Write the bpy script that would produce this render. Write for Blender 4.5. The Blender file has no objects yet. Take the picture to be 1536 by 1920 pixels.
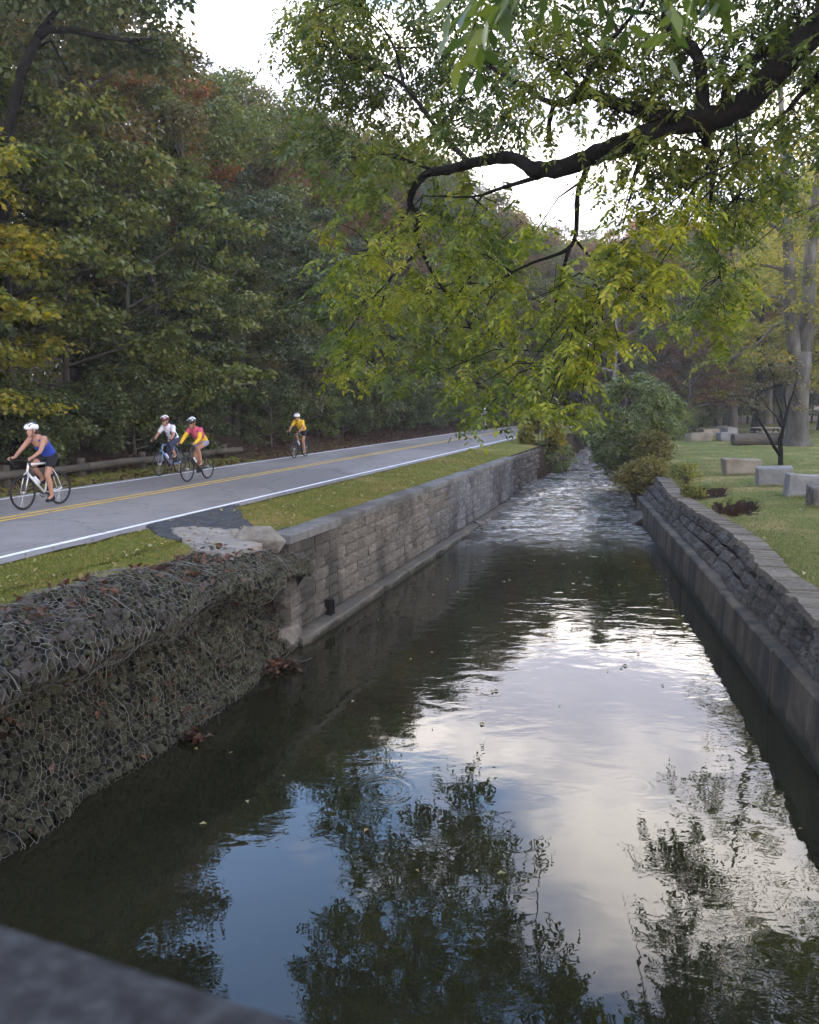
import bpy, bmesh, math, random
import numpy as np
from mathutils import Vector, Matrix, noise as mnoise

R = math.radians
rng = np.random.default_rng(7)
random.seed(7)
scene = bpy.context.scene
COL = scene.collection

# ------------------------------------------------------------------ camera
CAMZ, F, CX, CY, HY = 4.0, 1540.0, 768.0, 960.0, 755.0
PITCH = math.atan((CY - HY) / F)
cam_d = bpy.data.cameras.new('camera')
cam = bpy.data.objects.new('camera', cam_d); COL.objects.link(cam)
cam.location = (0, 0, CAMZ)
cam.rotation_euler = (math.pi / 2 - PITCH, 0, 0)
cam_d.sensor_fit = 'HORIZONTAL'; cam_d.sensor_width = 36.0
cam_d.lens = 36.0 * F / 1536.0
cam_d.clip_start = 0.05; cam_d.clip_end = 2000
cam_d.dof.use_dof = True; cam_d.dof.focus_distance = 15.0; cam_d.dof.aperture_fstop = 5.0
scene.camera = cam

# ------------------------------------------------------------------ sky and sun
SUN_AZ = math.atan2(-0.75, 0.66)      # ahead and to the left, behind the wooded hill
SUN_EL = R(24)
world = bpy.data.worlds.new('World'); scene.world = world
world.use_nodes = True
wn, wl = world.node_tree.nodes, world.node_tree.links
wn.clear()
w_out = wn.new('ShaderNodeOutputWorld'); w_bg = wn.new('ShaderNodeBackground')
w_sky = wn.new('ShaderNodeTexSky'); w_sky.sky_type = 'NISHITA'; w_sky.sun_disc = False
w_sky.sun_elevation = SUN_EL; w_sky.sun_rotation = SUN_AZ
w_sky.air_density = 1.0; w_sky.dust_density = 0.2; w_sky.ozone_density = 3.0
w_tc = wn.new('ShaderNodeTexCoord')
w_sep = wn.new('ShaderNodeSeparateXYZ'); wl.new(w_tc.outputs['Generated'], w_sep.inputs[0])
def wmath(op, a, b=None, clamp=False):
    n = wn.new('ShaderNodeMath'); n.operation = op; n.use_clamp = clamp
    for i, v in enumerate((a, b)):
        if v is None: continue
        if isinstance(v, (int, float)): n.inputs[i].default_value = v
        else: wl.new(v, n.inputs[i])
    return n.outputs[0]
zc = wmath('MAXIMUM', w_sep.outputs[2], 0.0)
den = wmath('ADD', zc, 0.10)
w_comb = wn.new('ShaderNodeCombineXYZ')
wl.new(wmath('DIVIDE', w_sep.outputs[0], den), w_comb.inputs[0])
wl.new(wmath('DIVIDE', w_sep.outputs[1], den), w_comb.inputs[1])
w_comb.inputs[2].default_value = 12.4
w_noise = wn.new('ShaderNodeTexNoise'); w_noise.inputs['Scale'].default_value = 1.15
w_noise.inputs['Detail'].default_value = 7; w_noise.inputs['Roughness'].default_value = 0.55
wl.new(w_comb.outputs[0], w_noise.inputs['Vector'])
w_haze = wn.new('ShaderNodeMapRange'); w_haze.interpolation_type = 'SMOOTHSTEP'
wl.new(zc, w_haze.inputs[0])
w_haze.inputs[1].default_value = 0.28; w_haze.inputs[2].default_value = 0.46
w_haze.inputs[3].default_value = 0.36; w_haze.inputs[4].default_value = 0.0
w_sum = wmath('ADD', w_noise.outputs[0], w_haze.outputs[0])
w_mask = wn.new('ShaderNodeMapRange'); w_mask.interpolation_type = 'SMOOTHSTEP'
wl.new(w_sum, w_mask.inputs[0])
w_mask.inputs[1].default_value = 0.48; w_mask.inputs[2].default_value = 0.64
w_mix = wn.new('ShaderNodeMix'); w_mix.data_type = 'RGBA'
wl.new(w_mask.outputs[0], w_mix.inputs[0])
wl.new(w_sky.outputs[0], w_mix.inputs[6])
w_n2 = wn.new('ShaderNodeTexNoise'); w_n2.inputs['Scale'].default_value = 1.7; w_n2.inputs['Detail'].default_value = 6
wl.new(w_comb.outputs[0], w_n2.inputs['Vector'])
w_cr = wn.new('ShaderNodeMapRange'); w_cr.interpolation_type = 'SMOOTHSTEP'; wl.new(w_n2.outputs[0], w_cr.inputs[0])
w_cr.inputs[1].default_value = 0.40; w_cr.inputs[2].default_value = 0.62
w_cc = wn.new('ShaderNodeMix'); w_cc.data_type = 'RGBA'; wl.new(w_cr.outputs[0], w_cc.inputs[0])
w_cc.inputs[6].default_value = (3.6, 3.6, 4.3, 1); w_cc.inputs[7].default_value = (9.2, 8.5, 8.0, 1)
wl.new(w_cc.outputs[2], w_mix.inputs[7])
wl.new(w_mix.outputs[2], w_bg.inputs['Color'])
w_bg.inputs['Strength'].default_value = 0.15
wl.new(w_bg.outputs[0], w_out.inputs[0])

sun_d = bpy.data.lights.new('sun', 'SUN'); sun_d.energy = 0.8; sun_d.angle = R(12)
sun_d.color = (1.0, 0.93, 0.82)
sun = bpy.data.objects.new('sun', sun_d); COL.objects.link(sun)
sdir = Vector((math.sin(SUN_AZ) * math.cos(SUN_EL), math.cos(SUN_AZ) * math.cos(SUN_EL), math.sin(SUN_EL)))
sun.rotation_euler = sdir.to_track_quat('Z', 'Y').to_euler()

vs = scene.view_settings
vs.view_transform = 'Standard'; vs.look = 'None'; vs.gamma = 1.0; vs.use_curve_mapping = False
vs.exposure = 2.5
scene.render.engine = 'CYCLES'
cy = scene.cycles
cy.use_denoising = True
cy.max_bounces = 4; cy.diffuse_bounces = 2; cy.glossy_bounces = 3; cy.transmission_bounces = 2; cy.transparent_max_bounces = 4
cy.caustics_reflective = False; cy.caustics_refractive = False
cy.use_adaptive_sampling = True; cy.adaptive_threshold = 0.02

# ------------------------------------------------------------------ frames of reference
TH = R(17.1); ST, CT, TT = math.sin(TH), math.cos(TH), math.tan(TH)
def Wp(u, v, z):                       # u along the road, v to its left
    return Vector((u * ST - v * CT, u * CT + v * ST, z))
_F = Vector((0, math.cos(PITCH), -math.sin(PITCH))); _U = Vector((0, math.sin(PITCH), math.cos(PITCH)))
def ray(px, py):
    return Vector((1, 0, 0)) * ((px - CX) / F) + _U * ((CY - py) / F) + _F
def onz(px, py, z):
    d = ray(px, py); t = (z - CAMZ) / d.z
    return Vector((0, 0, CAMZ)) + d * t
def atd(px, py, Y):
    d = ray(px, py); t = Y / d.y
    return Vector((0, 0, CAMZ)) + d * t
def curve_g(Y):                        # the valley bends to the right further on
    t = max(0.0, Y - 56.0)
    return 0.005 * t * t if t < 35 else 0.005 * 35 * 35 + 0.35 * (t - 35)
def xv(Y, v):                          # x of the line at offset v for depth Y
    return Y * TT + curve_g(Y) - v / CT

# ------------------------------------------------------------------ helpers
def tag(o, label=None, cat=None, group=None, kind=None):
    if label: o['label'] = label
    if cat: o['category'] = cat
    if group: o['group'] = group
    if kind: o['kind'] = kind
    return o
def empty(name, loc=(0, 0, 0), rz=0.0):
    o = bpy.data.objects.new(name, None); COL.objects.link(o)
    o.location = loc; o.rotation_euler = (0, 0, rz); o.empty_display_size = 0.2
    return o
def link(name, me, parent=None, loc=None, rot=None, scale=None):
    o = bpy.data.objects.new(name, me); COL.objects.link(o)
    if parent is not None: o.parent = parent
    if loc is not None: o.location = loc
    if rot is not None: o.rotation_euler = rot
    if scale is not None: o.scale = scale
    return o
def np_mesh(name, V, Fc, mat=None, smooth=False):
    """V (n,3) array, Fc (m,k) int array."""
    V = np.asarray(V, dtype=np.float32); Fc = np.asarray(Fc, dtype=np.int32)
    me = bpy.data.meshes.new(name)
    me.vertices.add(len(V)); me.vertices.foreach_set('co', V.ravel())
    m, k = Fc.shape
    me.loops.add(m * k); me.loops.foreach_set('vertex_index', Fc.ravel())
    me.polygons.add(m)
    me.polygons.foreach_set('loop_start', np.arange(0, m * k, k, dtype=np.int32))
    me.polygons.foreach_set('loop_total', np.full(m, k, dtype=np.int32))
    if smooth: me.polygons.foreach_set('use_smooth', np.ones(m, dtype=bool))
    if mat: me.materials.append(mat)
    me.update(calc_edges=True)
    return me
class MB:
    def __init__(s): s.v = []; s.f = []
    def add(s, v, f):
        n = len(s.v); s.v += [tuple(p) for p in v]; s.f += [tuple(i + n for i in q) for q in f]
    def tube(s, pts, rad, n=6, cap=True):
        pts = [Vector(p) for p in pts]
        if isinstance(rad, (int, float)): rad = [rad] * len(pts)
        base = len(s.v); ref = None
        for i, p in enumerate(pts):
            t = (pts[min(i + 1, len(pts) - 1)] - pts[max(i - 1, 0)])
            if t.length < 1e-9: t = Vector((0, 0, 1))
            t.normalize()
            if ref is None:
                ref = t.orthogonal().normalized()
            a = (ref - t * ref.dot(t))
            a = a.normalized() if a.length > 1e-6 else t.orthogonal().normalized()
            ref = a; b = t.cross(a)
            for k in range(n):
                an = 2 * math.pi * k / n
                s.v.append(tuple(p + (a * math.cos(an) + b * math.sin(an)) * rad[i]))
        for i in range(len(pts) - 1):
            for k in range(n):
                a0 = base + i * n + k; a1 = base + i * n + (k + 1) % n
                s.f.append((a0, a1, a1 + n, a0 + n))
        if cap:
            s.f.append(tuple(base + k for k in reversed(range(n))))
            e = base + (len(pts) - 1) * n
            s.f.append(tuple(e + k for k in range(n)))
    def box(s, x0, x1, y0, y1, z0, z1):
        s.add([(x0, y0, z0), (x1, y0, z0), (x1, y1, z0), (x0, y1, z0), (x0, y0, z1), (x1, y0, z1), (x1, y1, z1), (x0, y1, z1)],
              [(3, 2, 1, 0), (4, 5, 6, 7), (0, 1, 5, 4), (1, 2, 6, 5), (2, 3, 7, 6), (3, 0, 4, 7)])
    def ellipsoid(s, c, r, nu=12, nv=8, rot=None, zmin=None):
        c = Vector(c); base = len(s.v)
        for j in range(nv + 1):
            ph = -math.pi / 2 + math.pi * j / nv
            for i in range(nu):
                th = 2 * math.pi * i / nu
                p = Vector((r[0] * math.cos(ph) * math.cos(th), r[1] * math.cos(ph) * math.sin(th), r[2] * math.sin(ph)))
                if zmin is not None: p.z = max(p.z, zmin)
                if rot is not None: p = rot @ p
                s.v.append(tuple(c + p))
        for j in range(nv):
            for i in range(nu):
                a = base + j * nu + i; b = base + j * nu + (i + 1) % nu
                s.f.append((a, b, b + nu, a + nu))
    def mesh(s, name, mat, smooth=False):
        me = bpy.data.meshes.new(name); me.from_pydata(s.v, [], s.f)
        if mat: me.materials.append(mat)
        if smooth: me.polygons.foreach_set('use_smooth', np.ones(len(me.polygons), dtype=bool))
        me.update()
        return me
    def obj(s, name, mat, parent=None, smooth=False):
        return link(name, s.mesh(name, mat, smooth), parent)
def smoothpath(pts, n):
    """Catmull-Rom through points given as tuples of any length."""
    P = [np.array(p, dtype=float) for p in pts]
    P = [2 * P[0] - P[1]] + P + [2 * P[-1] - P[-2]]
    out = []
    for i in range(1, len(P) - 2):
        for k in range(n):
            t = k / n
            out.append(0.5 * ((2 * P[i]) + (-P[i - 1] + P[i + 1]) * t + (2 * P[i - 1] - 5 * P[i] + 4 * P[i + 1] - P[i + 2]) * t * t
                              + (-P[i - 1] + 3 * P[i] - 3 * P[i + 1] + P[i + 2]) * t ** 3))
    out.append(P[-2])
    return out
def copy_tree(o, parent=None):
    c = o.copy(); COL.objects.link(c)
    if parent is not None: c.parent = parent
    for ch in o.children: copy_tree(ch, c)
    return c
def fbm(x, y, z=0.0, o=4):
    return mnoise.fractal(Vector((x, y, z)), 1.0, 2.0, o)

# ------------------------------------------------------------------ materials
def nmat(name):
    m = bpy.data.materials.new(name); m.use_nodes = True
    nt = m.node_tree; nt.nodes.clear()
    out = nt.nodes.new('ShaderNodeOutputMaterial')
    return m, nt, nt.nodes, nt.links, out
def ramp(N, stops):
    r = N.new('ShaderNodeValToRGB'); e = r.color_ramp.elements
    while len(e) < len(stops): e.new(0.5)
    for i, (p, c) in enumerate(stops):
        e[i].position = p; e[i].color = (*c, 1)
    return r
def pmat(name, stops, scale=5.0, rough=0.8, bump=0.0, bscale=None, coord='Object', detail=6, rand=0.0, stretch=(1, 1, 1),
         spec=0.3, metallic=0.0, stain=None):
    """noise-coloured principled surface; stops = [(pos, rgb), ...]"""
    m, nt, N, L, out = nmat(name)
    b = N.new('ShaderNodeBsdfPrincipled'); L.new(b.outputs[0], out.inputs[0])
    b.inputs['Roughness'].default_value = rough; b.inputs['Metallic'].default_value = metallic
    b.inputs['Specular IOR Level'].default_value = spec
    if coord == 'World':
        g = N.new('ShaderNodeNewGeometry'); vec = g.outputs['Position']
    else:
        t = N.new('ShaderNodeTexCoord'); vec = t.outputs[coord]
    mp = N.new('ShaderNodeMapping'); mp.inputs['Scale'].default_value = stretch
    L.new(vec, mp.inputs[0])
    oi = N.new('ShaderNodeObjectInfo')
    if coord != 'World':
        cb = N.new('ShaderNodeVectorMath'); cb.operation = 'SCALE'; cb.inputs[0].default_value = (37, 17, 29)
        L.new(oi.outputs['Random'], cb.inputs['Scale']); L.new(cb.outputs[0], mp.inputs['Location'])
    n = N.new('ShaderNodeTexNoise'); n.inputs['Scale'].default_value = scale; n.inputs['Detail'].default_value = detail
    n.inputs['Roughness'].default_value = 0.6
    L.new(mp.outputs[0], n.inputs['Vector'])
    r = ramp(N, stops); L.new(n.outputs[0], r.inputs[0])
    colr = r.outputs[0]
    if stain:
        n3 = N.new('ShaderNodeTexNoise'); n3.inputs['Scale'].default_value = stain[1]; n3.inputs['Detail'].default_value = 4
        mp3 = N.new('ShaderNodeMapping'); mp3.inputs['Scale'].default_value = stain[2] if len(stain) > 2 else (1, 1, 1)
        g3 = N.new('ShaderNodeNewGeometry'); L.new(g3.outputs['Position'], mp3.inputs[0]); L.new(mp3.outputs[0], n3.inputs['Vector'])
        rr = N.new('ShaderNodeMapRange'); rr.interpolation_type = 'SMOOTHSTEP'
        rr.inputs[1].default_value = 0.45; rr.inputs[2].default_value = 0.62; L.new(n3.outputs[0], rr.inputs[0])
        mx = N.new('ShaderNodeMix'); mx.data_type = 'RGBA'; L.new(rr.outputs[0], mx.inputs[0]); L.new(colr, mx.inputs[6])
        mx.inputs[7].default_value = (*stain[0], 1); colr = mx.outputs[2]
    if rand:
        hs = N.new('ShaderNodeHueSaturation'); mr = N.new('ShaderNodeMapRange')
        L.new(oi.outputs['Random'], mr.inputs[0]); mr.inputs[3].default_value = 1 - rand; mr.inputs[4].default_value = 1 + rand
        L.new(mr.outputs[0], hs.inputs['Value']); L.new(colr, hs.inputs['Color']); colr = hs.outputs[0]
    L.new(colr, b.inputs['Base Color'])
    if bump:
        n2 = N.new('ShaderNodeTexNoise'); n2.inputs['Scale'].default_value = bscale or scale * 3; n2.inputs['Detail'].default_value = 8
        n2.inputs['Roughness'].default_value = 0.65
        L.new(mp.outputs[0], n2.inputs['Vector'])
        bp = N.new('ShaderNodeBump'); bp.inputs['Strength'].default_value = 1.0; bp.inputs['Distance'].default_value = bump
        L.new(n2.outputs[0], bp.inputs['Height']); L.new(bp.outputs[0], b.inputs['Normal'])
    return m
def flat(name, col, rough=0.5, metallic=0.0, spec=0.4, var=0.12):
    c = np.array(col)
    return pmat(name, [(0.3, tuple(c * (1 - var))), (0.7, tuple(np.minimum(c * (1 + var), 1)))], 9, rough, metallic=metallic, spec=spec)
def leafmat(name, cols, trans=0.35, rough=0.45, spec=0.35, objrand=0.15, lownoise=0.0):
    """cols = list of rgb picked at random for each leaf"""
    m, nt, N, L, out = nmat(name)
    g = N.new('ShaderNodeNewGeometry'); oi = N.new('ShaderNodeObjectInfo')
    r = ramp(N, [((i + 0.5) / len(cols), c) for i, c in enumerate(cols)])
    val = g.outputs['Random Per Island']
    if lownoise:
        n = N.new('ShaderNodeTexNoise'); n.inputs['Scale'].default_value = 0.45; n.inputs['Detail'].default_value = 2
        L.new(g.outputs['Position'], n.inputs['Vector'])
        mr = N.new('ShaderNodeMapRange'); mr.inputs[1].default_value = 0.3; mr.inputs[2].default_value = 0.7; L.new(n.outputs[0], mr.inputs[0])
        mxv = N.new('ShaderNodeMix'); mxv.inputs[0].default_value = lownoise
        L.new(val, mxv.inputs[2]); L.new(mr.outputs[0], mxv.inputs[3]); val = mxv.outputs[0]
    L.new(val, r.inputs[0])
    hs = N.new('ShaderNodeHueSaturation')
    mr2 = N.new('ShaderNodeMapRange'); L.new(oi.outputs['Random'], mr2.inputs[0]); mr2.inputs[3].default_value = 1 - objrand; mr2.inputs[4].default_value = 1 + objrand
    L.new(mr2.outputs[0], hs.inputs['Value']); L.new(r.outputs[0], hs.inputs['Color'])
    b = N.new('ShaderNodeBsdfPrincipled'); b.inputs['Roughness'].default_value = rough; b.inputs['Specular IOR Level'].default_value = spec
    t = N.new('ShaderNodeBsdfTranslucent')
    L.new(hs.outputs[0], b.inputs['Base Color'])
    hs2 = N.new('ShaderNodeHueSaturation'); hs2.inputs['Saturation'].default_value = 1.1; hs2.inputs['Value'].default_value = 1.4
    L.new(hs.outputs[0], hs2.inputs['Color']); L.new(hs2.outputs[0], t.inputs['Color'])
    mx = N.new('ShaderNodeMixShader'); mx.inputs[0].default_value = trans
    L.new(b.outputs[0], mx.inputs[1]); L.new(t.outputs[0], mx.inputs[2]); L.new(mx.outputs[0], out.inputs[0])
    return m

M = {}
M['asphalt'] = pmat('asphalt', [(0.3, (0.185, 0.168, 0.158)), (0.7, (0.25, 0.228, 0.214))], 1.3, 0.85, 0.006, 60, 'World', stain=((0.165, 0.15, 0.142), 0.35, (1, 0.35, 1)))
def crack_asphalt(m):
    N, L = m.node_tree.nodes, m.node_tree.links
    b = next(n for n in N if n.type == 'BSDF_PRINCIPLED'); src = b.inputs['Base Color'].links[0].from_socket
    g = N.new('ShaderNodeNewGeometry')
    nz = N.new('ShaderNodeTexNoise'); nz.inputs['Scale'].default_value = 1.5; nz.inputs['Detail'].default_value = 6; L.new(g.outputs['Position'], nz.inputs['Vector'])
    ad = N.new('ShaderNodeVectorMath'); ad.operation = 'MULTIPLY_ADD'; L.new(nz.outputs['Color'], ad.inputs[0]); ad.inputs[1].default_value = (1.1, 1.1, 0); L.new(g.outputs['Position'], ad.inputs[2])
    vo = N.new('ShaderNodeTexVoronoi'); vo.feature = 'DISTANCE_TO_EDGE'; vo.inputs['Scale'].default_value = 0.27; L.new(ad.outputs[0], vo.inputs['Vector'])
    mr = N.new('ShaderNodeMapRange'); mr.inputs[1].default_value = 0.003; mr.inputs[2].default_value = 0.011; mr.inputs[3].default_value = 0.76; mr.inputs[4].default_value = 1.0; L.new(vo.outputs['Distance'], mr.inputs[0])
    n2 = N.new('ShaderNodeTexNoise'); n2.inputs['Scale'].default_value = 22; n2.inputs['Detail'].default_value = 4; L.new(g.outputs['Position'], n2.inputs['Vector'])
    m2 = N.new('ShaderNodeMapRange'); m2.inputs[3].default_value = 0.72; m2.inputs[4].default_value = 1.28; L.new(n2.outputs[0], m2.inputs[0])
    mu = N.new('ShaderNodeMath'); mu.operation = 'MULTIPLY'; L.new(mr.outputs[0], mu.inputs[0]); L.new(m2.outputs[0], mu.inputs[1])
    hs = N.new('ShaderNodeHueSaturation'); L.new(src, hs.inputs['Color']); L.new(mu.outputs[0], hs.inputs['Value']); L.new(hs.outputs[0], b.inputs['Base Color'])
crack_asphalt(M['asphalt'])
M['fresh_asphalt'] = pmat('fresh_asphalt', [(0.3, (0.03, 0.03, 0.034)), (0.7, (0.065, 0.065, 0.07))], 4, 0.8, 0.02, 30, 'World')
M['white_paint'] = pmat('white_paint', [(0.30, (0.42, 0.42, 0.43)), (0.45, (0.78, 0.78, 0.79))], 6, 0.7, 0.002, 60, 'World', detail=9)
M['yellow_paint'] = pmat('yellow_paint', [(0.32, (0.30, 0.22, 0.08)), (0.5, (0.62, 0.40, 0.06))], 6, 0.7, 0.002, 60, 'World', detail=9)
M['bark'] = pmat('bark', [(0.3, (0.035, 0.028, 0.022)), (0.7, (0.11, 0.095, 0.08))], 6, 0.9, 0.03, 14, stretch=(1, 1, 0.25))
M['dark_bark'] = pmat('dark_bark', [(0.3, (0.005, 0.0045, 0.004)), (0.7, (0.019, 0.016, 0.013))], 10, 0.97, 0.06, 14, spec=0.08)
M['grey_bark'] = pmat('grey_bark', [(0.35, (0.12, 0.11, 0.10)), (0.6, (0.26, 0.25, 0.23))], 3, 0.9, 0.03, 9, stretch=(1, 1, 0.3))
M['sycamore_bark'] = pmat('sycamore_bark', [(0.38, (0.034, 0.030, 0.024)), (0.52, (0.065, 0.060, 0.05)), (0.74, (0.13, 0.122, 0.105))], 2.2, 0.9, 0.03, 8, stretch=(1, 1, 0.4))
M['log'] = pmat('log', [(0.3, (0.04, 0.034, 0.027)), (0.7, (0.105, 0.09, 0.072))], 4, 0.9, 0.015, 20, stretch=(0.25, 1, 1))
M['block'] = pmat('block', [(0.25, (0.06, 0.06, 0.062)), (0.5, (0.135, 0.133, 0.135)), (0.75, (0.25, 0.245, 0.24))], 5, 0.9, 0.04, 16, rand=0.25, stain=((0.065, 0.064, 0.064), 0.9, (1, 1, 0.35)))
M['tan_block'] = pmat('tan_block', [(0.25, (0.085, 0.073, 0.06)), (0.5, (0.155, 0.137, 0.115)), (0.75, (0.25, 0.225, 0.195))], 5, 0.9, 0.04, 16, rand=0.22, stain=((0.07, 0.062, 0.053), 0.9, (1, 1, 0.35)))
M['concrete'] = pmat('concrete', [(0.3, (0.07, 0.06, 0.048)), (0.7, (0.145, 0.128, 0.105))], 3, 0.9, 0.01, 30, 'World', stain=((0.09, 0.085, 0.075), 1.2, (1, 1, 0.2)))
M['footing'] = pmat('footing', [(0.3, (0.048, 0.038, 0.028)), (0.7, (0.12, 0.098, 0.074))], 2.5, 0.85, 0.012, 18, 'World', stain=((0.03, 0.028, 0.026), 1.6, (1, 1, 0.18)))
M['coping'] = pmat('coping', [(0.3, (0.09, 0.088, 0.085)), (0.7, (0.19, 0.185, 0.178))], 5, 0.9, 0.02, 25, 'World', stain=((0.08, 0.075, 0.07), 1.0))
M['slab'] = pmat('slab', [(0.3, (0.17, 0.15, 0.125)), (0.7, (0.30, 0.27, 0.235))], 4, 0.9, 0.01, 40, 'World')
M['rubble'] = pmat('rubble', [(0.28, (0.032, 0.028, 0.025)), (0.5, (0.075, 0.068, 0.062)), (0.75, (0.16, 0.148, 0.135))], 4, 0.9, 0.035, 14, rand=0.3)
M['cap_stone'] = pmat('cap_stone', [(0.3, (0.085, 0.073, 0.058)), (0.7, (0.20, 0.176, 0.145))], 6, 0.9, 0.02, 25, rand=0.2)
M['limestone'] = pmat('limestone', [(0.3, (0.12, 0.12, 0.118)), (0.55, (0.20, 0.198, 0.194)), (0.8, (0.28, 0.275, 0.265))], 2.2, 0.9, 0.03, 10, rand=0.1)
M['tan_stone'] = pmat('tan_stone', [(0.3, (0.13, 0.10, 0.075)), (0.55, (0.22, 0.19, 0.15)), (0.8, (0.28, 0.265, 0.24))], 1.4, 0.9, 0.03, 10, rand=0.1)
M['gabion_stone'] = pmat('gabion_stone', [(0.3, (0.024, 0.0235, 0.012)), (0.55, (0.06, 0.057, 0.031)), (0.8, (0.13, 0.12, 0.08))], 6, 0.9, 0.02, 20, rand=0.35)
M['top_stone'] = pmat('top_stone', [(0.3, (0.036, 0.030, 0.023)), (0.7, (0.10, 0.086, 0.069))], 6, 0.9, 0.02, 20, rand=0.3)
M['dark_fill'] = pmat('dark_fill', [(0.3, (0.014, 0.013, 0.010)), (0.7, (0.035, 0.032, 0.025))], 8, 1.0, 0.04, 12)
M['wire'] = pmat('wire', [(0.35, (0.06, 0.055, 0.048)), (0.6, (0.20, 0.19, 0.18))], 3, 0.6, metallic=0.4, coord='World')
M['rusty_wire'] = pmat('rusty_wire', [(0.35, (0.06, 0.054, 0.044)), (0.6, (0.21, 0.20, 0.18))], 3, 0.7, metallic=0.1, coord='World')
M['river_rock'] = pmat('river_rock', [(0.3, (0.08, 0.07, 0.065)), (0.7, (0.22, 0.19, 0.17))], 3, 0.85, 0.02, 12, rand=0.3)
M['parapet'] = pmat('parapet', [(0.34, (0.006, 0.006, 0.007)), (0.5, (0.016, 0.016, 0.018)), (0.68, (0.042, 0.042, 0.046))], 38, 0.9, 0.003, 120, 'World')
M['black_metal'] = flat('black_metal', (0.012, 0.012, 0.013), 0.4)
M['tyre'] = flat('tyre', (0.012, 0.012, 0.012), 0.8)
M['steel'] = flat('steel', (0.5, 0.5, 0.52), 0.35, 0.8)
M['white_frame'] = flat('white_frame', (0.72, 0.72, 0.71), 0.3)
M['blue_frame'] = flat('blue_frame', (0.16, 0.24, 0.40), 0.3)
M['black_frame'] = flat('black_frame', (0.02, 0.02, 0.023), 0.3)
M['navy_frame'] = flat('navy_frame', (0.03, 0.035, 0.06), 0.3)
M['skin'] = flat('skin', (0.36, 0.19, 0.13), 0.55, var=0.06)
M['tan_skin'] = flat('tan_skin', (0.32, 0.16, 0.10), 0.55, var=0.06)
M['hair'] = flat('hair', (0.05, 0.03, 0.02), 0.7)
M['blue_cloth'] = flat('blue_cloth', (0.022, 0.05, 0.32), 0.8)
M['black_cloth'] = flat('black_cloth', (0.010, 0.010, 0.014), 0.85)
M['navy_cloth'] = flat('navy_cloth', (0.03, 0.035, 0.075), 0.85)
M['white_cloth'] = flat('white_cloth', (0.70, 0.66, 0.74), 0.85)
M['pink_cloth'] = flat('pink_cloth', (0.50, 0.08, 0.14), 0.85)
M['yellow_cloth'] = flat('yellow_cloth', (0.66, 0.40, 0.025), 0.85)
M['amber_cloth'] = flat('amber_cloth', (0.55, 0.26, 0.03), 0.85)
M['grey_cloth'] = flat('grey_cloth', (0.22, 0.22, 0.30), 0.85)
M['white_shell'] = flat('white_shell', (0.75, 0.76, 0.80), 0.35)
M['dark_shell'] = flat('dark_shell', (0.03, 0.033, 0.036), 0.35)
M['red_shell'] = flat('red_shell', (0.10, 0.02, 0.022), 0.35)
M['bottle'] = flat('bottle', (0.6, 0.6, 0.62), 0.4)
M['soil'] = pmat('soil', [(0.3, (0.02, 0.015, 0.011)), (0.7, (0.07, 0.05, 0.036))], 6, 1.0, 0.05, 12, 'World')

def tide(m, col, z0=0.10, soft=0.06):
    """algae and wet film where the water stands against a surface"""
    N, L = m.node_tree.nodes, m.node_tree.links
    b = next(n for n in N if n.type == 'BSDF_PRINCIPLED'); src = b.inputs['Base Color'].links[0].from_socket
    g = N.new('ShaderNodeNewGeometry'); sp = N.new('ShaderNodeSeparateXYZ'); L.new(g.outputs['Position'], sp.inputs[0])
    nz = N.new('ShaderNodeTexNoise'); nz.inputs['Scale'].default_value = 2.2; nz.inputs['Detail'].default_value = 6; L.new(g.outputs['Position'], nz.inputs['Vector'])
    ma = N.new('ShaderNodeMath'); ma.operation = 'MULTIPLY_ADD'; L.new(nz.outputs[0], ma.inputs[0]); ma.inputs[1].default_value = -0.35; L.new(sp.outputs[2], ma.inputs[2])
    mr = N.new('ShaderNodeMapRange'); mr.interpolation_type = 'SMOOTHSTEP'; L.new(ma.outputs[0], mr.inputs[0])
    mr.inputs[1].default_value = z0 - .17 - soft; mr.inputs[2].default_value = z0 - .17 + soft; mr.inputs[3].default_value = 1; mr.inputs[4].default_value = 0
    mx = N.new('ShaderNodeMix'); mx.data_type = 'RGBA'; L.new(mr.outputs[0], mx.inputs[0]); L.new(src, mx.inputs[6]); mx.inputs[7].default_value = (*col, 1); L.new(mx.outputs[2], b.inputs['Base Color'])
tide(M['footing'], (0.018, 0.019, 0.011), 0.16)
tide(M['concrete'], (0.025, 0.023, 0.014), 0.07, .04)
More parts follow.
